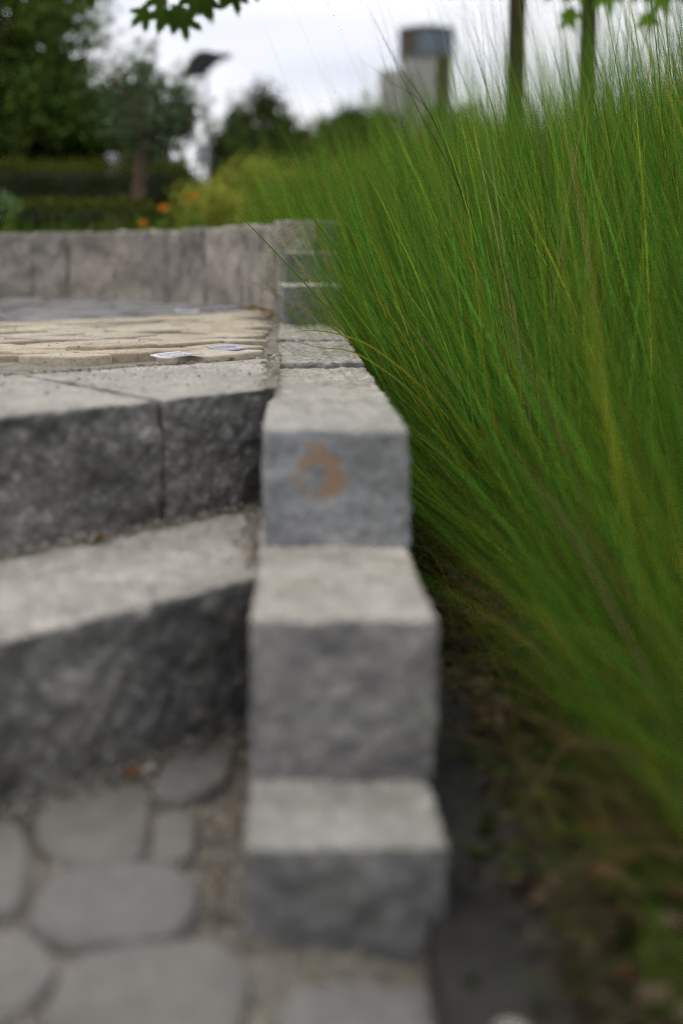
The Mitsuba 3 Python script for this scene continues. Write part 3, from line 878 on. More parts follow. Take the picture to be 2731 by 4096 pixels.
# ------------------------------------------------------------------ fallen leaves
def dead_leaf(c, size, yaw, r, base, curl=0.4, tiltv=(0, 0)):
    """A toothed oval leaf, cupped and dented, with a stalk."""
    m = 14
    u = np.linspace(0, 1, m)
    half = 0.34 * np.sin(np.pi * u ** 0.8) ** 0.8 * (1 + 0.12 * np.cos(u * 40))
    v = []
    for i in range(m):
        for k in (-1, -0.5, 0, 0.5, 1):
            x, yy = u[i] - 0.5, half[i] * k
            z = curl * (yy ** 2 * 2.0 + 0.35 * (x ** 2)) + 0.05 * math.sin(9 * x + 4 * yy + yaw) + 0.02 * abs(k)
            v.append((x, yy, z))
    v = V(v)
    f = []
    for i in range(m - 1):
        for k in range(4):
            a = i * 5 + k
            f.append((a, a + 5, a + 6, a + 1))
    sv, sf = tube([(-0.5, 0, 0.09), (-0.68, 0.03, 0.08), (-0.82, 0.02, 0.12)], [0.012, 0.010, 0.008], 5)
    v, f = join([(v, V(f)), (sv, sf)])
    ca, sa = math.cos(yaw), math.sin(yaw)
    x = v[:, 0] * ca - v[:, 1] * sa
    y_ = v[:, 0] * sa + v[:, 1] * ca
    z = v[:, 2] + x * tiltv[0] + y_ * tiltv[1]
    v = np.stack([x, y_, z - z.min()], 1) * size + V(c)
    col_ = V(base)[None] * np.exp(0.9 * N3(v, 70, int(yaw * 10), 3))[:, None]
    return mikit.ply((v, f), 'foliage', color=np.clip(col_, 0.01, 0.8), smooth=True)


LEAVES = [  # x, y, z, size, yaw, colour, label
    (-0.372, 2.155, TREAD + 0.003, 0.045, 0.6, (0.16, 0.10, 0.03), 'curled brown dead leaf against the foot of the upper step'),
    (-0.268, 1.690, 0.006, 0.034, 2.3, (0.26, 0.09, 0.025), 'orange red dead leaf on the gravel below the lower step'),
    (-0.375, 6.25, 0.425, 0.11, 0.2, (0.26, 0.14, 0.05), 'yellowish brown leaf on the plaza next to the foot of the curved wall'),
    (-0.31, 6.02, 0.425, 0.08, 1.1, (0.36, 0.17, 0.02), 'orange leaf on the plaza nearest the stepped kerb end'),
    (0.275, 2.60, -0.035, 0.075, 0.3, (0.11, 0.075, 0.06), 'dull brown dead leaf on mossy soil at the far end of the footing'),
    (0.235, 2.78, -0.035, 0.07, 2.0, (0.10, 0.065, 0.05), 'dark brown dead leaf lying farthest back on the soil by the kerb'),
    (0.30, 1.60, -0.03, 0.07, 1.0, (0.24, 0.12, 0.05), 'reddish brown dead leaf right of the footing, above the other red ones'),
    (0.285, 1.47, -0.03, 0.065, 2.6, (0.30, 0.17, 0.09), 'pale reddish dead leaf in the litter halfway down the footing'),
    (0.315, 1.50, -0.025, 0.06, 4.1, (0.2, 0.11, 0.045), 'brown leaf half under the grass beside the pale reddish leaf'),
    (0.295, 1.36, -0.03, 0.06, 5.0, (0.15, 0.08, 0.05), 'dark brown dead leaf in the litter at the right edge'),
    (0.285, 1.20, -0.025, 0.055, 0.9, (0.32, 0.22, 0.16), 'pale tan dead leaf at the bottom right corner'),
    (0.262, 1.235, -0.025, 0.05, 3.3, (0.17, 0.08, 0.05), 'reddish dead leaf just left of the pale tan leaf at the bottom right'),
    (0.27, 1.13, -0.025, 0.06, 1.9, (0.14, 0.09, 0.06), 'dark dead leaf cut by the bottom edge beside the footing'),
]
for x, y_, z, sz, yaw, c, lab in LEAVES:
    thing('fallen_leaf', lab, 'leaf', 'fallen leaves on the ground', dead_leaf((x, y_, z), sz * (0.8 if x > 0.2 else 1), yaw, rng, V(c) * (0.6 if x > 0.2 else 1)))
rl = np.random.default_rng(33)
for k in range(16):
    yy = rl.uniform(1.05, 3.0)
    xx = 0.265 - 0.01 * (yy - 1.1) + abs(rl.normal(0, 0.06)) + 0.02
    thing('fallen_leaf', 'small brown dead leaf among the litter under the edge of the tall grass', 'leaf', 'leaf litter under the grass edge',
          dead_leaf((xx, yy, float(bed_z(V([xx]), V([yy]))[0]) + 0.003), rl.uniform(0.035, 0.06), rl.uniform(0, 6), rl, V([(0.13, 0.08, 0.05), (0.2, 0.11, 0.07), (0.09, 0.06, 0.045), (0.22, 0.17, 0.11)][k % 4]), rl.uniform(0.2, 0.9), rl.uniform(-0.3, 0.3, 2)))
thing('pale_stone', 'pale grey rounded stone between the footing and the paving at the bottom edge', 'stone',
      shape=mikit.ply(rough_block([(0.125, 1.10), (0.158, 1.095), (0.165, 1.125), (0.13, 1.13)], -0.04, 0.0, 0.004, 0.012, 0.003, 0.003, 0.003, 210, 0.0, 30), 'kerb_granite', smooth=True))


# ------------------------------------------------------------------ little printed cards lying on the plaza
def card(q, z, mat, lift=0.0025, seed=0):
    q = V(q)
    n = 9
    v = []
    for j in range(n):
        for i in range(n):
            s_, t_ = i / (n - 1), j / (n - 1)
            p = q[0] * (1 - s_) * (1 - t_) + q[1] * s_ * (1 - t_) + q[2] * s_ * t_ + q[3] * (1 - s_) * t_
            v.append((*p, z + lift * (2 * s_ - 1) ** 2 + 0.001 * math.sin(3 * t_ + seed)))
    v = V(v)
    i = (np.arange(n - 1)[:, None] * n + np.arange(n - 1)[None]).ravel()
    top = np.stack([i, i + 1, i + n + 1, i + n], 1)
    b = v - V([0, 0, 0.0022])
    ring = np.concatenate([np.arange(n), np.arange(1, n) * n + n - 1, (n - 1) * n + np.arange(n - 2, -1, -1), np.arange(n - 2, 0, -1) * n])
    r2 = np.roll(ring, -1)
    side = np.stack([ring, ring + n * n, r2 + n * n, r2], 1)
    return mikit.ply((np.vstack([v, b]), np.vstack([top, top[:, ::-1] + n * n, side])), mat, smooth=30), v.reshape(n, n, 3)


def card_thing(q, z, mat, label, ink, ink_c, seed):
    t = thing('printed_card', label, 'card', 'small printed cards on the plaza pavers')
    sh, g_ = card(q, z, mat, seed=seed)
    part(t, 'sheet', sh)
    # flat print: a patch of its own 0.4 mm above the sheet, inset from the border
    m = g_[1:-1, 1:-1] + V([0, 0, 0.0004])
    n = m.shape[0]
    i = (np.arange(n - 1)[:, None] * n + np.arange(n - 1)[None]).ravel()
    key = f'print_{seed}'
    scene[key] = {'type': 'twosided', 'bsdf': {'type': 'diffuse', 'reflectance': proc(ink)}}
    part(t, 'print', mikit.ply((m.reshape(-1, 3), np.stack([i, i + 1, i + n + 1, i + n], 1)), key, smooth=True))


def ink_grey(p, n, uv):
    a = fbm(p.x * 90, p.y * 90, 2.0, 4)
    return mix((0.70, 0.71, 0.73), (0.14, 0.14, 0.15), smoothstep(0.0, 0.04, 0.07 - dr.abs(a - 0.5)))


def ink_lilac(p, n, uv):
    a = fbm(p.x * 40 + 9, p.y * 40, 2.0, 3)
    return mix((0.32, 0.31, 0.45), (0.62, 0.60, 0.70), smoothstep(0.58, 0.64, a))


card_thing([(-0.425, 3.17), (-0.368, 3.085), (-0.310, 3.215), (-0.372, 3.29)], 0.4285, 'card_white', 'white card with grey scribbled print on the front row of beige pavers', ink_grey, 0, 0)
card_thing([(-0.324, 3.44), (-0.247, 3.335), (-0.198, 3.46), (-0.272, 3.55)], 0.4290, 'card_lilac', 'lilac card with pale motif on the paver nearest the kerb', ink_lilac, 0, 1)
card_thing([(-0.70, 6.02), (-0.60, 5.98), (-0.62, 6.28), (-0.72, 6.30)], 0.4250, 'card_white', 'white card lying far back where the paving turns grey', ink_lilac, 0, 2)
card_thing([(-0.60, 6.50), (-0.47, 6.40), (-0.46, 6.62), (-0.58, 6.70)], 0.4250, 'card_lilac', 'bluish card lying farthest back near the curved wall', ink_lilac, 0, 3)


# ------------------------------------------------------------------ planting behind the wall
def clumps(cen, rad, n_cl, r, hollow=0.25, noise_amp=0.35, seed=0):
    """Cluster centres in a lumpy ellipsoid."""
    out = []
    while len(out) < n_cl:
        d = r.normal(size=3)
        d /= np.linalg.norm(d)
        lump = 1 + noise_amp * 2 * float(N3(d[None] * 1.0 + 3, 1.9, seed, 3)[0])
        out.append(V(cen) + d * V(rad) * lump * r.uniform(hollow, 1) ** 0.5)
    return V(out)


def crown(cl, per, spread, size, r, base, aspect=0.5, var=0.3, droop=0.3, warm=0.12):
    c = np.repeat(cl, per, 0) + r.normal(size=(len(cl) * per, 3)) * spread
    v, f = leaf_quads(c, size, r, aspect, droop)
    k = np.repeat(np.exp(r.normal(0, 0.22, (len(cl), 1))), per * 5, 0)
    return mikit.ply((v, f), 'foliage', color=np.clip(tint(len(c), 5, base, r, var, warm) * k, 0.004, 0.6))


def tree(name, label, cat, base, trunk_top, trunk_r, cl, per, spread, size, colr, seed, bark='bark', limbs=10, group=None, aspect=0.5, bend=0.1, fork=0.55):
    r = np.random.default_rng(seed)
    t = thing(name, label, cat, group)
    b, tp = V(base), V(trunk_top)
    pts = bez([b, (b * 0.5 + tp * 0.5) + V([bend, 0.02, 0]) * (tp[2] - b[2]) * 0.3, tp], 8)
    rr = trunk_r * np.linspace(1.15, 0.7, len(pts))
    rr[0] *= 1.3
    part(t, 'trunk', mikit.ply(tube(pts, rr, 12), bark, smooth=True))
    lm = []
    for c in cl[:limbs]:
        st = pts[int(len(pts) * r.uniform(fork, 0.99))]
        lm.append(tube(bez([st, st * 0.5 + c * 0.5 + V([0, 0, 0.12 * np.linalg.norm(c - st)]), c], 6), np.linspace(trunk_r * 0.5, trunk_r * 0.1, 11), 6))
    for m_ in lm:
        part(t, 'limb', mikit.ply(m_, bark, smooth=True))
    part(t, 'crown', crown(cl, per, spread, size, r, colr, aspect))
    return t


def hedge(label, x0, x1, y0, y1, z0, z1, n, size, colr, seed, fringe):
    r = np.random.default_rng(seed)
    t = thing('clipped_hedge', label, 'hedge', 'clipped hedges behind the curved wall')
    # dense twiggy body
    q = [(x0 + 0.06, y0 + 0.06), (x1 - 0.06, y0 + 0.06), (x1 - 0.06, y1 - 0.06), (x0 + 0.06, y1 - 0.06)]
    part(t, 'branches', mikit.ply(rough_block(q, z0, z1 - 0.06, 0.08, 0.05, 0.05, 0.05, 0.05, seed, 0, 6), 'hedge_core', smooth=True))
    A_ = [((x1 - x0) * (z1 - z0), 0), ((x1 - x0) * (y1 - y0), 1), ((y1 - y0) * (z1 - z0), 2)]
    tot = sum(a for a, _ in A_)
    P_ = []
    for a, kind in A_:
        m = int(n * a / tot)
        u, w, e = r.random(m), r.random(m), np.abs(r.normal(0, 0.035, m))
        if kind == 0:
            P_.append(np.stack([x0 + (x1 - x0) * u, y0 + e, z0 + (z1 - z0) * w], 1))
        elif kind == 1:
            P_.append(np.stack([x0 + (x1 - x0) * u, y0 + (y1 - y0) * w, z1 - e + fringe * np.abs(r.normal(0, 1, m)) * 0.5], 1))
        else:
            P_.append(np.stack([x1 - e, y0 + (y1 - y0) * u, z0 + (z1 - z0) * w], 1))
    c = np.vstack(P_)
    c += 0.04 * np.stack([N3(c, 3, 1), N3(c, 3, 2), N3(c, 3, 3)], 1)
    v, f = leaf_quads(c, size, r, 0.6, 0.0)
    tone = tint(len(c), 5, colr, r, 0.3)
    young = np.repeat((c[:, 2] > z1 - 0.045) & (r.random(len(c)) < 0.6), 5)   # sky light on the top, painted in as paler olive leaves
    tone[young] = tint(len(c), 5, (0.125, 0.13, 0.025), r, 0.3)[young]
    part(t, 'foliage', mikit.ply((v, f), 'foliage', color=tone))
    return t


plain('hedge_core', (0.018, 0.022, 0.008), 0.9)
hedge('lower clipped hedge just behind the curved wall, nearly black green', -5.2, -1.44, 10.6, 11.25, 0.72, 1.06, 9000, 0.035, (0.045, 0.066, 0.012), 301, 0.05)
hedge('taller clipped hedge behind the slender tree, top painted olive for sky light', -7.5, -1.62, 14.8, 15.9, 0.72, 1.60, 14000, 0.045, (0.048, 0.078, 0.014), 302, 0.09)

# small tree with reddish trunk between the hedges
r_ = np.random.default_rng(41)
cl = clumps((-1.70, 13.3, 2.02), (0.46, 0.45, 0.43), 66, r_, 0.2, 0.3, 5)
cl[:4] = [(-1.76, 13.2, 2.50), (-1.42, 13.3, 2.18), (-1.32, 13.3, 1.90), (-2.08, 13.3, 2.3)]
tree('slender_tree', 'small grey green tree with a slim reddish trunk between the two hedges', 'tree', (-1.92, 13.2, 0.72), (-1.80, 13.25, 1.95), 0.062, cl, 34, 0.08, 0.085,
     (0.10, 0.145, 0.07), 42, 'red_bark', 9, aspect=0.42, bend=0.06)

# big dense trees at the left
r_ = np.random.default_rng(51)
cl = np.vstack([clumps((-4.85, 18.8, 3.75), (1.95, 1.5, 1.5), 230, r_, 0.15, 0.3, 8), clumps((-4.1, 18.5, 2.75), (1.0, 0.8, 0.6), 60, r_, 0.2, 0.3, 9)])
tree('dense_tree', 'large dense dark green tree filling the upper left corner', 'tree', (-5.0, 18.9, 0.7), (-4.9, 18.8, 3.2), 0.16, cl, 64, 0.17, 0.13, (0.10, 0.155, 0.032), 52, 'bark', 16)
r_ = np.random.default_rng(61)
cl = np.vstack([clumps((-4.6, 20.6, 1.85), (2.5, 0.9, 1.05), 170, r_, 0.1, 0.2, 12), clumps((-3.4, 20.4, 2.2), (0.72, 0.6, 0.85), 120, r_, 0.1, 0.3, 13)])
tree('broad_shrub', 'broad dark green shrub rising behind the taller hedge, under the large tree', 'shrub', (-4.4, 20.7, 0.7), (-4.3, 20.6, 1.5), 0.12, cl, 85, 0.17, 0.14, (0.060, 0.10, 0.020), 62, 'bark', 12)
# faraway trees, right of the gap
for k, (x, y_, z, rx, rz, lab, c) in enumerate([
        (-3.4, 62, 4.4, 2.2, 2.5, 'dark rounded tree with a knob on top, far off right of the gap of sky', (0.065, 0.095, 0.026)),
        (-0.6, 64, 4.6, 2.3, 1.6, 'low dark reddish green tree, far off between two taller trees', (0.05, 0.048, 0.02)),
        (0.7, 60, 4.6, 2.2, 2.2, 'dark tree far off, half hidden by the grass edge below the tower', (0.07, 0.105, 0.028)),
        (5.2, 63, 4.3, 2.6, 2.6, 'dark tree far off behind the grass, under the tower', (0.07, 0.105, 0.028)),
        (-6.5, 70, 2.4, 1.6, 1.9, 'small dark tree far off beside the slate roofed house', (0.065, 0.095, 0.026))]):
    r_ = np.random.default_rng(70 + k)
    cl = clumps((x, y_, z), (rx, rx, rz), 120, r_, 0.15, 0.25, 20 + k)
    if k == 0:
        cl[:5] = V([x + 0.1, y_, z + rz + 0.25]) + r_.normal(size=(5, 3)) * 0.22
    tree('distant_tree', lab, 'tree', (x, y_, -0.15), (x, y_, z), 0.2, cl, 80, 0.32, 0.36, c, 80 + k, 'bark', 6, 'dark trees on the skyline')

# yellow-green bushes on the terrace
for k, (x, y_, z, rx, rz, lab, c, n) in enumerate([
        (-0.76, 14.4, 1.14, 0.62, 0.44, 'yellow green rounded bush behind the right end of the curved wall', (0.36, 0.41, 0.07), 110),
        (-1.12, 12.0, 0.98, 0.25, 0.20, 'small bright yellow green bush left of the rounded bush', (0.40, 0.43, 0.07), 34),
        (-0.18, 13.6, 1.10, 0.40, 0.38, 'dull green bush half hidden by the tips of the tall grass', (0.15, 0.175, 0.03), 70),
        (0.45, 13.2, 1.15, 0.45, 0.42, 'olive green bush behind the leaning tips of the tall grass', (0.13, 0.16, 0.03), 70)]):
    r_ = np.random.default_rng(90 + k)
    t = thing('garden_bush', lab, 'bush', 'bushes behind the curved wall')
    cl = clumps((x, y_, z), (rx, rx * 0.8, rz), n, r_, 0.1, 0.2, 30 + k)
    for c_ in cl[:8]:
        part(t, 'stem', mikit.ply(tube(bez([(x, y_, 0.7), (x * 0.6 + c_[0] * 0.4, y_, 0.9), c_], 4), np.linspace(0.012, 0.004, 7), 5), 'bark', smooth=True))
    part(t, 'foliage', crown(cl, 75, 0.085, 0.06, r_, c, 0.4, 0.25, -0.4))


# orange flowers just behind the wall
def flower(x, y_, z, face, lab, seed):
    r = np.random.default_rng(seed)
    t = thing('orange_flower', lab, 'flower', 'orange flowers behind the curved wall')
    part(t, 'stem', mikit.ply(tube(bez([(x + 0.03, y_ + 0.02, 0.72), (x + 0.015, y_, z - 0.12), (x, y_, z)], 6), 0.004, 6), 'stem_green', smooth=True))
    n = V(face) / np.linalg.norm(face)
    a = np.cross(n, [0.2, 0.1, 1.0]); a /= np.linalg.norm(a)
    b = np.cross(n, a)
    vs, fs = [], []
    for ring, (cnt, R) in enumerate(((13, 0.046), (9, 0.030))):
        for k in range(cnt):
            th = 2 * math.pi * (k + 0.5 * ring) / cnt + r.normal(0, 0.06)
            d = math.cos(th) * a + math.sin(th) * b
            s_ = -math.sin(th) * a + math.cos(th) * b
            rr = R * r.uniform(0.85, 1.1)
            c = V([x, y_, z]) + n * 0.006 * ring
            vv = V([c + d * 0.008 + s_ * 0.004, c + d * 0.008 - s_ * 0.004, c + d * rr * 0.6 - s_ * 0.011 + n * 0.006, c + d * rr + n * r.uniform(-0.012, 0.004), c + d * rr * 0.6 + s_ * 0.011 + n * 0.006])
            fs.append(V([[0, 1, 2], [0, 2, 3], [0, 3, 4]]) + 5 * len(vs)); vs.append(vv)
    v, f = np.vstack(vs), np.vstack(fs)
    part(t, 'petals', mikit.ply((v, f), 'foliage', color=tint(len(vs), 5, (0.62, 0.25, 0.015), r, 0.12, 0.05)))
    s = trimesh.creation.icosphere(subdivisions=2, radius=0.014)
    s.vertices = np.array(s.vertices) * [1, 1, 0.8] + V([x, y_, z]) + n * 0.006
    part(t, 'centre', mikit.ply(s, 'flower_centre', smooth=True))


plain('stem_green', (0.07, 0.11, 0.02), 0.7)
plain('flower_centre', (0.30, 0.09, 0.01), 0.8)
flower(-1.335, 9.75, 0.885, (0.2, -0.75, 0.7), 'lowest orange flower, left of the three above the wall', 1)
flower(-1.225, 10.0, 1.0, (-0.1, -0.6, 0.8), 'middle one of the three orange flowers', 2)
flower(-1.045, 10.2, 1.085, (-0.2, -0.6, 0.8), 'highest orange flower, right of the three', 3)

# leafy plant with upright pale leaves by the hedge
r_ = np.random.default_rng(14)
t = thing('leafy_plant', 'pale green leafy plant in front of the taller hedge at the left edge', 'plant')
n = 30
c = np.stack([-2.37 + r_.normal(0, 0.03, n), 10.5 + r_.normal(0, 0.03, n), 0.95 + np.abs(r_.normal(0.06, 0.05, n))], 1)
v, f = leaf_quads(c, 0.10, r_, 0.3, -0.5)
part(t, 'leaves', mikit.ply((v, f), 'foliage', color=tint(n, 5, (0.17, 0.28, 0.11), r_, 0.2)))
part(t, 'stem', mikit.ply(tube([(-2.37, 10.5, 0.72), (-2.365, 10.5, 0.9), (-2.37, 10.5, 1.08)], [0.008, 0.006, 0.004], 6), 'stem_green', smooth=True))

# low planting along the top of the wall: thin stems and leaves
n = 1500
sA = r_.uniform(0.4, arc[-1] - 0.3, n)
pw = V([wpt(s_)[0] + wpt(s_)[2] * r_.uniform(0.2, 1.3) for s_ in sA])
rt = np.hstack([pw, np.full((n, 1), 0.75)])
v1, f1 = blades(rt, r_.uniform(0, 6.28, n), np.abs(r_.normal(0.3, 0.25, n)), np.abs(r_.normal(0.7, 0.4, n)), r_.uniform(0.06, 0.26, n), r_.uniform(0.004, 0.010, n), r_, 6)
c1 = blade_colours(n, 6, r_, (0.5, 0.4, 0.06, 0.04)) * 0.65
stuff('ground_cover', mikit.ply((v1, f1), 'blade', color=c1), 'thin green and olive herbs growing along the top of the curved wall', 'ground cover')


# ------------------------------------------------------------------ street lamp, post, marker
lamp = thing('street_lamp', 'slim street lamp with a dark curved wing-shaped head above the small tree', 'street lamp')
part(lamp, 'pole', mikit.ply(tube([(-2.40, 26.0, 0.6), (-2.40, 26.0, 2.5), (-2.39, 26.0, 4.05)], [0.038, 0.032, 0.026], 12), 'pole_metal', smooth=True))


def wing():
    th = np.linspace(0, 1, 18)
    top = bez([(-2.76, 3.88), (-2.66, 4.12), (-2.50, 4.255), (-2.36, 4.27), (-2.15, 4.22), (-1.94, 4.215)], 6)
    bot = bez([(-2.74, 3.85), (-2.57, 3.86), (-2.43, 3.87), (-2.32, 3.98), (-2.17, 4.11), (-1.94, 4.20)], 6)
    n = len(top)
    vs = []
    for yy, sh in ((25.80, 0.93), (25.86, 1.0), (26.14, 1.0), (26.20, 0.93)):
        c = (top + bot) / 2
        for line in (top, bot):
            q = c + (line - c) * sh
            vs.append(np.stack([q[:, 0], np.full(n, yy), q[:, 1]], 1))
    v = np.vstack(vs)
    f = []
    for k in range(3):
        for s_ in range(2):
            a, b = (2 * k + s_) * n, (2 * k + 2 + s_) * n
            for i in range(n - 1):
                f.append((a + i, a + i + 1, b + i + 1, b + i) if s_ == 0 else (a + i, b + i, b + i + 1, a + i + 1))
    for k, flip in ((0, 0), (3, 1)):
        a, b = 2 * k * n, (2 * k + 1) * n
        for i in range(n - 1):
            f.append((a + i, b + i, b + i + 1, a + i + 1) if not flip else (a + i, a + i + 1, b + i + 1, b + i))
    for i in (0, n - 1):
        for k in range(3):
            f.append((2 * k * n + i, (2 * k + 1) * n + i, (2 * k + 3) * n + i, (2 * k + 2) * n + i))
    return v, V(f)


part(lamp, 'head', mikit.ply(wing(), 'lamp_metal', smooth=40))
part(lamp, 'arm', mikit.ply(tube([(-2.39, 26.0, 3.85), (-2.39, 26.0, 4.0), (-2.42, 26.0, 4.08)], [0.034, 0.036, 0.03], 10), 'lamp_metal', smooth=True))

thing('wooden_post', 'dark wooden post standing in front of the tower at the edge of the grass', 'post',
      shape=mikit.ply(rough_block([(0.80, 12.4), (0.91, 12.4), (0.91, 12.5), (0.80, 12.5)], -0.1, 2.36, 0.05, 0.012, 0.006, 0.006, 0.004, 301, 0.02, 5), 'post_wood', smooth=True))
mk = thing('marker_post', 'short pale grey marker post standing behind the taller hedge', 'post')
part(mk, 'shaft', mikit.ply(rough_block([(-2.79, 17.4), (-2.66, 17.4), (-2.66, 17.52), (-2.79, 17.52)], 0.6, 1.86, 0.05, 0.015, 0.002, 0.002, 0.002, 302, 0, 5), 'marker_stone', smooth=True))
part(mk, 'cap', mikit.ply(rough_block([(-2.80, 17.39), (-2.65, 17.39), (-2.65, 17.53), (-2.80, 17.53)], 1.862, 1.90, 0.02, 0.01, 0.001, 0.001, 0.001, 303, 0, 5), 'marker_stone', smooth=True))


# ------------------------------------------------------------------ buildings far off
def bx_(x0, x1, y0, y1, z0, z1):
    m = trimesh.creation.box(bounds=[(x0, y0, z0), (x1, y1, z1)])
    return V(m.vertices), V(m.faces)


house = thing('house', 'far house with a dark slate roof seen through the gap left of the bushes', 'house')
part(house, 'wall', mikit.ply(bx_(-17, -8.2, 80, 90, -0.1, 4.9), 'house_render'))
hr = V([(-17.4, 79.6, 4.8), (-7.9, 79.6, 4.8), (-7.9, 90.4, 4.8), (-17.4, 90.4, 4.8), (-16, 85, 6.5), (-9.3, 85, 6.5)])
part(house, 'roof', mikit.ply((hr, V([[0, 1, 5], [0, 5, 4], [1, 2, 5], [2, 3, 4], [2, 4, 5], [3, 0, 4], [0, 2, 1], [0, 3, 2]])), 'roof_slate'))
for k in range(3):
    part(house, 'window', mikit.ply(bx_(-15.6 + 2.6 * k, -14.4 + 2.6 * k, 79.94, 79.99, 2.4, 3.9), 'tower_glass'))
shed = thing('garden_shed', 'low blue grey building end right of the far house', 'building')
part(shed, 'wall', mikit.ply(bx_(-8.0, -6.4, 76, 79, -0.1, 4.1), 'house_render'))
hv = V([(-8.2, 75.8, 4.1), (-6.2, 75.8, 4.1), (-6.2, 79.2, 4.1), (-8.2, 79.2, 4.1), (-8.2, 77.5, 5.0), (-6.2, 77.5, 4.5)])
part(shed, 'roof', mikit.ply((hv, V([[0, 1, 5], [0, 5, 4], [1, 2, 5], [2, 3, 4], [2, 4, 5], [3, 0, 4], [0, 2, 1], [0, 3, 2]])), 'roof_slate'))

tower = thing('tower', 'tall pale tower with a dark glazed top storey, far off above the grass', 'tower')


def prism(r_out, z0, z1, cx=17.9, cy=313.0, n=8, squash=1.0, rot=math.pi / 8):
    a = np.arange(n) * 2 * math.pi / n + rot
    ring = np.stack([cx + r_out * np.cos(a), cy + r_out * squash * np.sin(a)], 1)
    v = np.vstack([np.hstack([ring, np.full((n, 1), z0)]), np.hstack([ring, np.full((n, 1), z1)])])
    i = np.arange(n)
    j = (i + 1) % n
    f = np.vstack([np.stack([i, j, j + n], 1), np.stack([i, j + n, i + n], 1), np.stack([0 * i[1:-1], i[2:], i[1:-1]], 1), np.stack([0 * i[1:-1] + n, i[1:-1] + n, i[2:] + n], 1)])
    return v, f


part(tower, 'shaft', mikit.ply(prism(6.0, -0.1, 42.6), 'tower_concrete'))
part(tower, 'wing', mikit.ply(bx_(8.0, 13.2, 306, 318, -0.1, 39.8), 'tower_concrete'))
part(tower, 'ledge', mikit.ply(prism(6.35, 42.6, 43.2), 'tower_frame'))
part(tower, 'core', mikit.ply(prism(5.5, 43.2, 48.2), 'tower_frame'))
for k in range(8):
    a0, a1 = math.pi / 8 + k * math.pi / 4, math.pi / 8 + (k + 1) * math.pi / 4
    A_, B_ = V([17.9 + 6.0 * math.cos(a0), 313 + 6.0 * math.sin(a0)]), V([17.9 + 6.0 * math.cos(a1), 313 + 6.0 * math.sin(a1)])
    A2, B2 = A_ + (B_ - A_) * 0.05, B_ + (A_ - B_) * 0.05
    v = V([(*A2, 43.3), (*B2, 43.3), (*B2, 48.0), (*A2, 48.0)])
    vi = v - V([(A_ + B_)[0] / 2 - 17.9, (A_ + B_)[1] / 2 - 313, 0]) * 0.03
    f = V([[0, 1, 2, 3], [5, 4, 7, 6], [0, 4, 5, 1], [1, 5, 6, 2], [2, 6, 7, 3], [3, 7, 4, 0]])
    part(tower, 'pane', mikit.ply((np.vstack([v, vi]), f), ['tower_glass', 'tower_glass', 'tower_glass', 'tower_copper', 'tower_copper', 'tower_glass_pale', 'tower_glass', 'tower_glass'][k]))
    part(tower, 'mullion', mikit.ply(tube([(*A_, 43.2), (*A_, 48.2)], 0.22, 6), 'tower_frame'))
part(tower, 'roof', mikit.ply(prism(6.3, 48.2, 48.8), 'tower_frame'))
tp = prism(6.1, 48.8, 48.85)
part(tower, 'roof_cone', mikit.ply((np.vstack([tp[0][8:], [[17.9, 313, 50.0]]]), np.stack([np.arange(8), (np.arange(8) + 1) % 8, np.full(8, 8)], 1)), 'tower_frame'))


# ------------------------------------------------------------------ overhanging maple twig and the young trees behind the grass
def maple_leaf(c, size, d, nrm, r, k=1.0):
    """Five pointed lobes with side teeth; d = direction of the middle lobe."""
    d = V(d, ) / np.linalg.norm(d)
    n = V(nrm, float) - d * (V(nrm) @ d)
    n /= np.linalg.norm(n)
    s_ = np.cross(n, d)
    ang = [-150, -112, -95, -80, -68, -52, -42, -33, -22, -12, -7, 0, 7, 12, 22, 33, 42, 52, 68, 80, 95, 112, 150]
    rad = [0.30, 0.62, 0.42, 0.5, 0.72, 0.92, 0.66, 0.42, 0.55, 0.80, 0.76, 1.08, 0.76, 0.80, 0.55, 0.42, 0.66, 0.92, 0.72, 0.5, 0.42, 0.62, 0.30]
    v = [V([0, 0, 0.0])]
    for a_, q in zip(ang, rad):
        a_ = math.radians(a_ + r.normal(0, 2))
        q *= r.uniform(0.92, 1.06)
        v.append(d * q * math.cos(a_) + s_ * q * math.sin(a_) - n * 0.22 * q * q * k)
    v = V(c) + V(v) * size
    m = len(ang)
    f = [(0, i, i + 1) for i in range(1, m)] + [(0, m, 1)]
    return v, V(f)


def leafy(parent, leaves, base, seed, var=0.2):
    r = np.random.default_rng(seed)
    for c, size, d, nrm in leaves:
        v, f = maple_leaf(c, size, d, nrm, r)
        stalk = tube(bez([V(c), V(c) - V(d) / np.linalg.norm(d) * size * 0.5 + V([0, 0, size * 0.25]), V(c) - V(d) / np.linalg.norm(d) * size * 0.7 + V([0, 0, size * 0.75])], 4), 0.0014, 5)
        vv, ff = join([(v, f), stalk])
        part(parent, 'leaf', mikit.ply((vv, ff), 'foliage', color=np.clip(np.repeat(V([base]) * math.exp(r.normal(0, var)), len(vv), 0), 0.004, 0.5)))


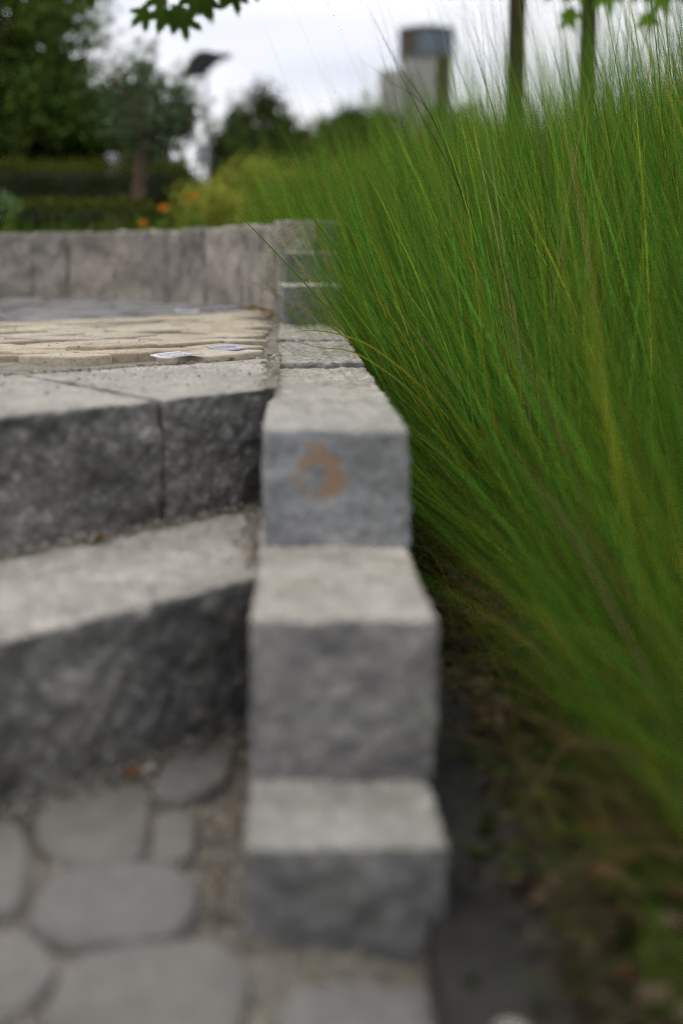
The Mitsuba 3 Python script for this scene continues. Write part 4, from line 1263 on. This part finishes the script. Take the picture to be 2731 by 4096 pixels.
twig = thing('maple_branch', 'overhanging branch with dark green pointed maple leaves at the top', 'branch')
part(twig, 'stem', mikit.ply(join([tube(bez([(-4.160, 7.280, 4.879), (-2.600, 6.630, 3.189), (-1.430, 6.175, 2.215), (-0.715, 6.110, 1.890), (-0.325, 6.084, 1.851)], 8), np.linspace(0.02, 0.003, 33)[:33], 7),
                                     tube(bez([(-1.430, 6.175, 2.215), (-1.170, 6.110, 1.994), (-0.962, 6.045, 1.890)], 6), np.linspace(0.006, 0.002, 12), 6)]), 'bark', smooth=True))
leafy(twig, [((-0.34, 6.1, 1.755), 0.085, (0.6, 0, -0.5), (0, -1, 0.5)), ((-0.22, 6.1, 1.77), 0.08, (0.3, 0, -0.6), (0, -1, 0.5)), ((-0.44, 6.12, 1.715), 0.085, (0.2, 0, -0.8), (0.2, -1, 0.5)),
             ((-0.66, 6.05, 1.64), 0.08, (-0.2, 0, -0.9), (0.4, -1, 0.5)), ((-0.55, 6.1, 1.68), 0.08, (0.3, 0, -0.8), (0.3, -1, 0.5)), ((-0.80, 6.05, 1.63), 0.085, (-0.7, 0, -0.5), (0.1, -1, 0.5)),
             ((-0.722, 6.058, 1.629), 0.094, (-0.42, 0.1, -1), (0.15, -1, 0.2)), ((-0.650, 6.110, 1.616), 0.094, (0.12, 0.05, -1), (-0.2, -1, 0.35)),
             ((-0.572, 6.084, 1.688), 0.097, (0.35, 0.1, -0.8), (0.1, -1, 0.5)), ((-0.741, 6.136, 1.701), 0.087, (-1, 0, -0.25), (0, -1, 0.4)),
             ((-0.468, 6.110, 1.740), 0.102, (0.5, 0.1, -0.75), (0.2, -1, 0.6)), ((-0.390, 6.084, 1.772), 0.092, (0.7, 0, -0.6), (0, -1, 0.7)),
             ((-1.027, 6.058, 1.760), 0.122, (0.18, 0, -1), (0.5, -1, 0.3)), ((-0.910, 6.136, 1.818), 0.092, (0.4, 0.1, -0.5), (0, -1, 0.5)),
             ((-0.611, 6.162, 1.714), 0.092, (-0.1, 0.2, -0.7), (0.3, -1, 0.5)), ((-0.156, 6.110, 1.818), 0.071, (0.2, 0.2, -0.7), (0.3, -1, 0.5)),
             ((-1.118, 6.110, 1.896), 0.102, (-0.5, 0.2, -0.7), (0.3, -1, 0.5)), ((-0.806, 6.058, 1.792), 0.092, (-0.4, 0.2, -0.3), (0.3, -1, 0.9))],
      (0.050, 0.095, 0.014), 5)
for k, (x, y_, lab, rad) in enumerate([(1.10, 9.35, 'left one of two young tree trunks behind the tall grass', 0.066), (1.56, 9.40, 'right one of two young tree trunks behind the tall grass', 0.064)]):
    r_ = np.random.default_rng(130 + k)
    cl = clumps((x + 0.1, y_ + 0.1, 3.95), (0.9, 0.9, 0.8), 34, r_, 0.2, 0.3, 50 + k)
    tr = tree('young_tree', lab, 'tree', (x - 0.01, y_, -0.1), (x, y_, 3.6), rad, cl, 26, 0.16, 0.12, (0.06, 0.10, 0.02), 140 + k, 'bark', 12, 'two young trees behind the grass', bend=0.01, fork=0.86)
    if k == 1:
        part(tr, 'twig', mikit.ply(tube(bez([(1.56, 9.4, 3.0), (1.40, 9.35, 2.6), (1.33, 9.3, 2.42)], 6), np.linspace(0.01, 0.003, 12), 6), 'bark', smooth=True))
        part(tr, 'twig', mikit.ply(tube(bez([(1.56, 9.4, 3.0), (1.8, 9.35, 2.7), (2.0, 9.3, 2.45)], 6), np.linspace(0.01, 0.003, 12), 6), 'bark', smooth=True))
        leafy(tr, [((1.33, 9.3, 2.36), 0.15, (-0.4, 0, -0.9), (0.1, -1, 0.3)), ((1.42, 9.3, 2.16), 0.13, (0.5, 0, -0.9), (0.2, -1, 0.3)), ((1.75, 9.3, 2.36), 0.15, (0.6, 0, -0.5), (0, -1, 0.4)),
                   ((1.98, 9.3, 2.42), 0.15, (-0.2, 0, -0.9), (0, -1, 0.4)), ((2.1, 9.3, 2.35), 0.15, (0.3, 0, -0.9), (0, -1, 0.4)),
                   ((1.30, 9.3, 2.44), 0.14, (0.7, 0, -0.5), (0, -1, 0.4)), ((1.47, 9.3, 2.32), 0.13, (-0.6, 0, -0.7), (0.2, -1, 0.3)), ((1.66, 9.3, 2.28), 0.14, (0.2, 0, -0.9), (0, -1, 0.4)),
                   ((1.86, 9.3, 2.34), 0.15, (0.5, 0, -0.8), (0.1, -1, 0.4)), ((2.0, 9.3, 2.26), 0.14, (-0.5, 0, -0.8), (0.1, -1, 0.4)), ((2.2, 9.3, 2.30), 0.14, (-0.2, 0, -0.8), (0.1, -1, 0.4)), ((1.92, 9.3, 2.14), 0.12, (0.1, 0, -0.8), (0.1, -1, 0.4))], (0.11, 0.19, 0.02), 6)
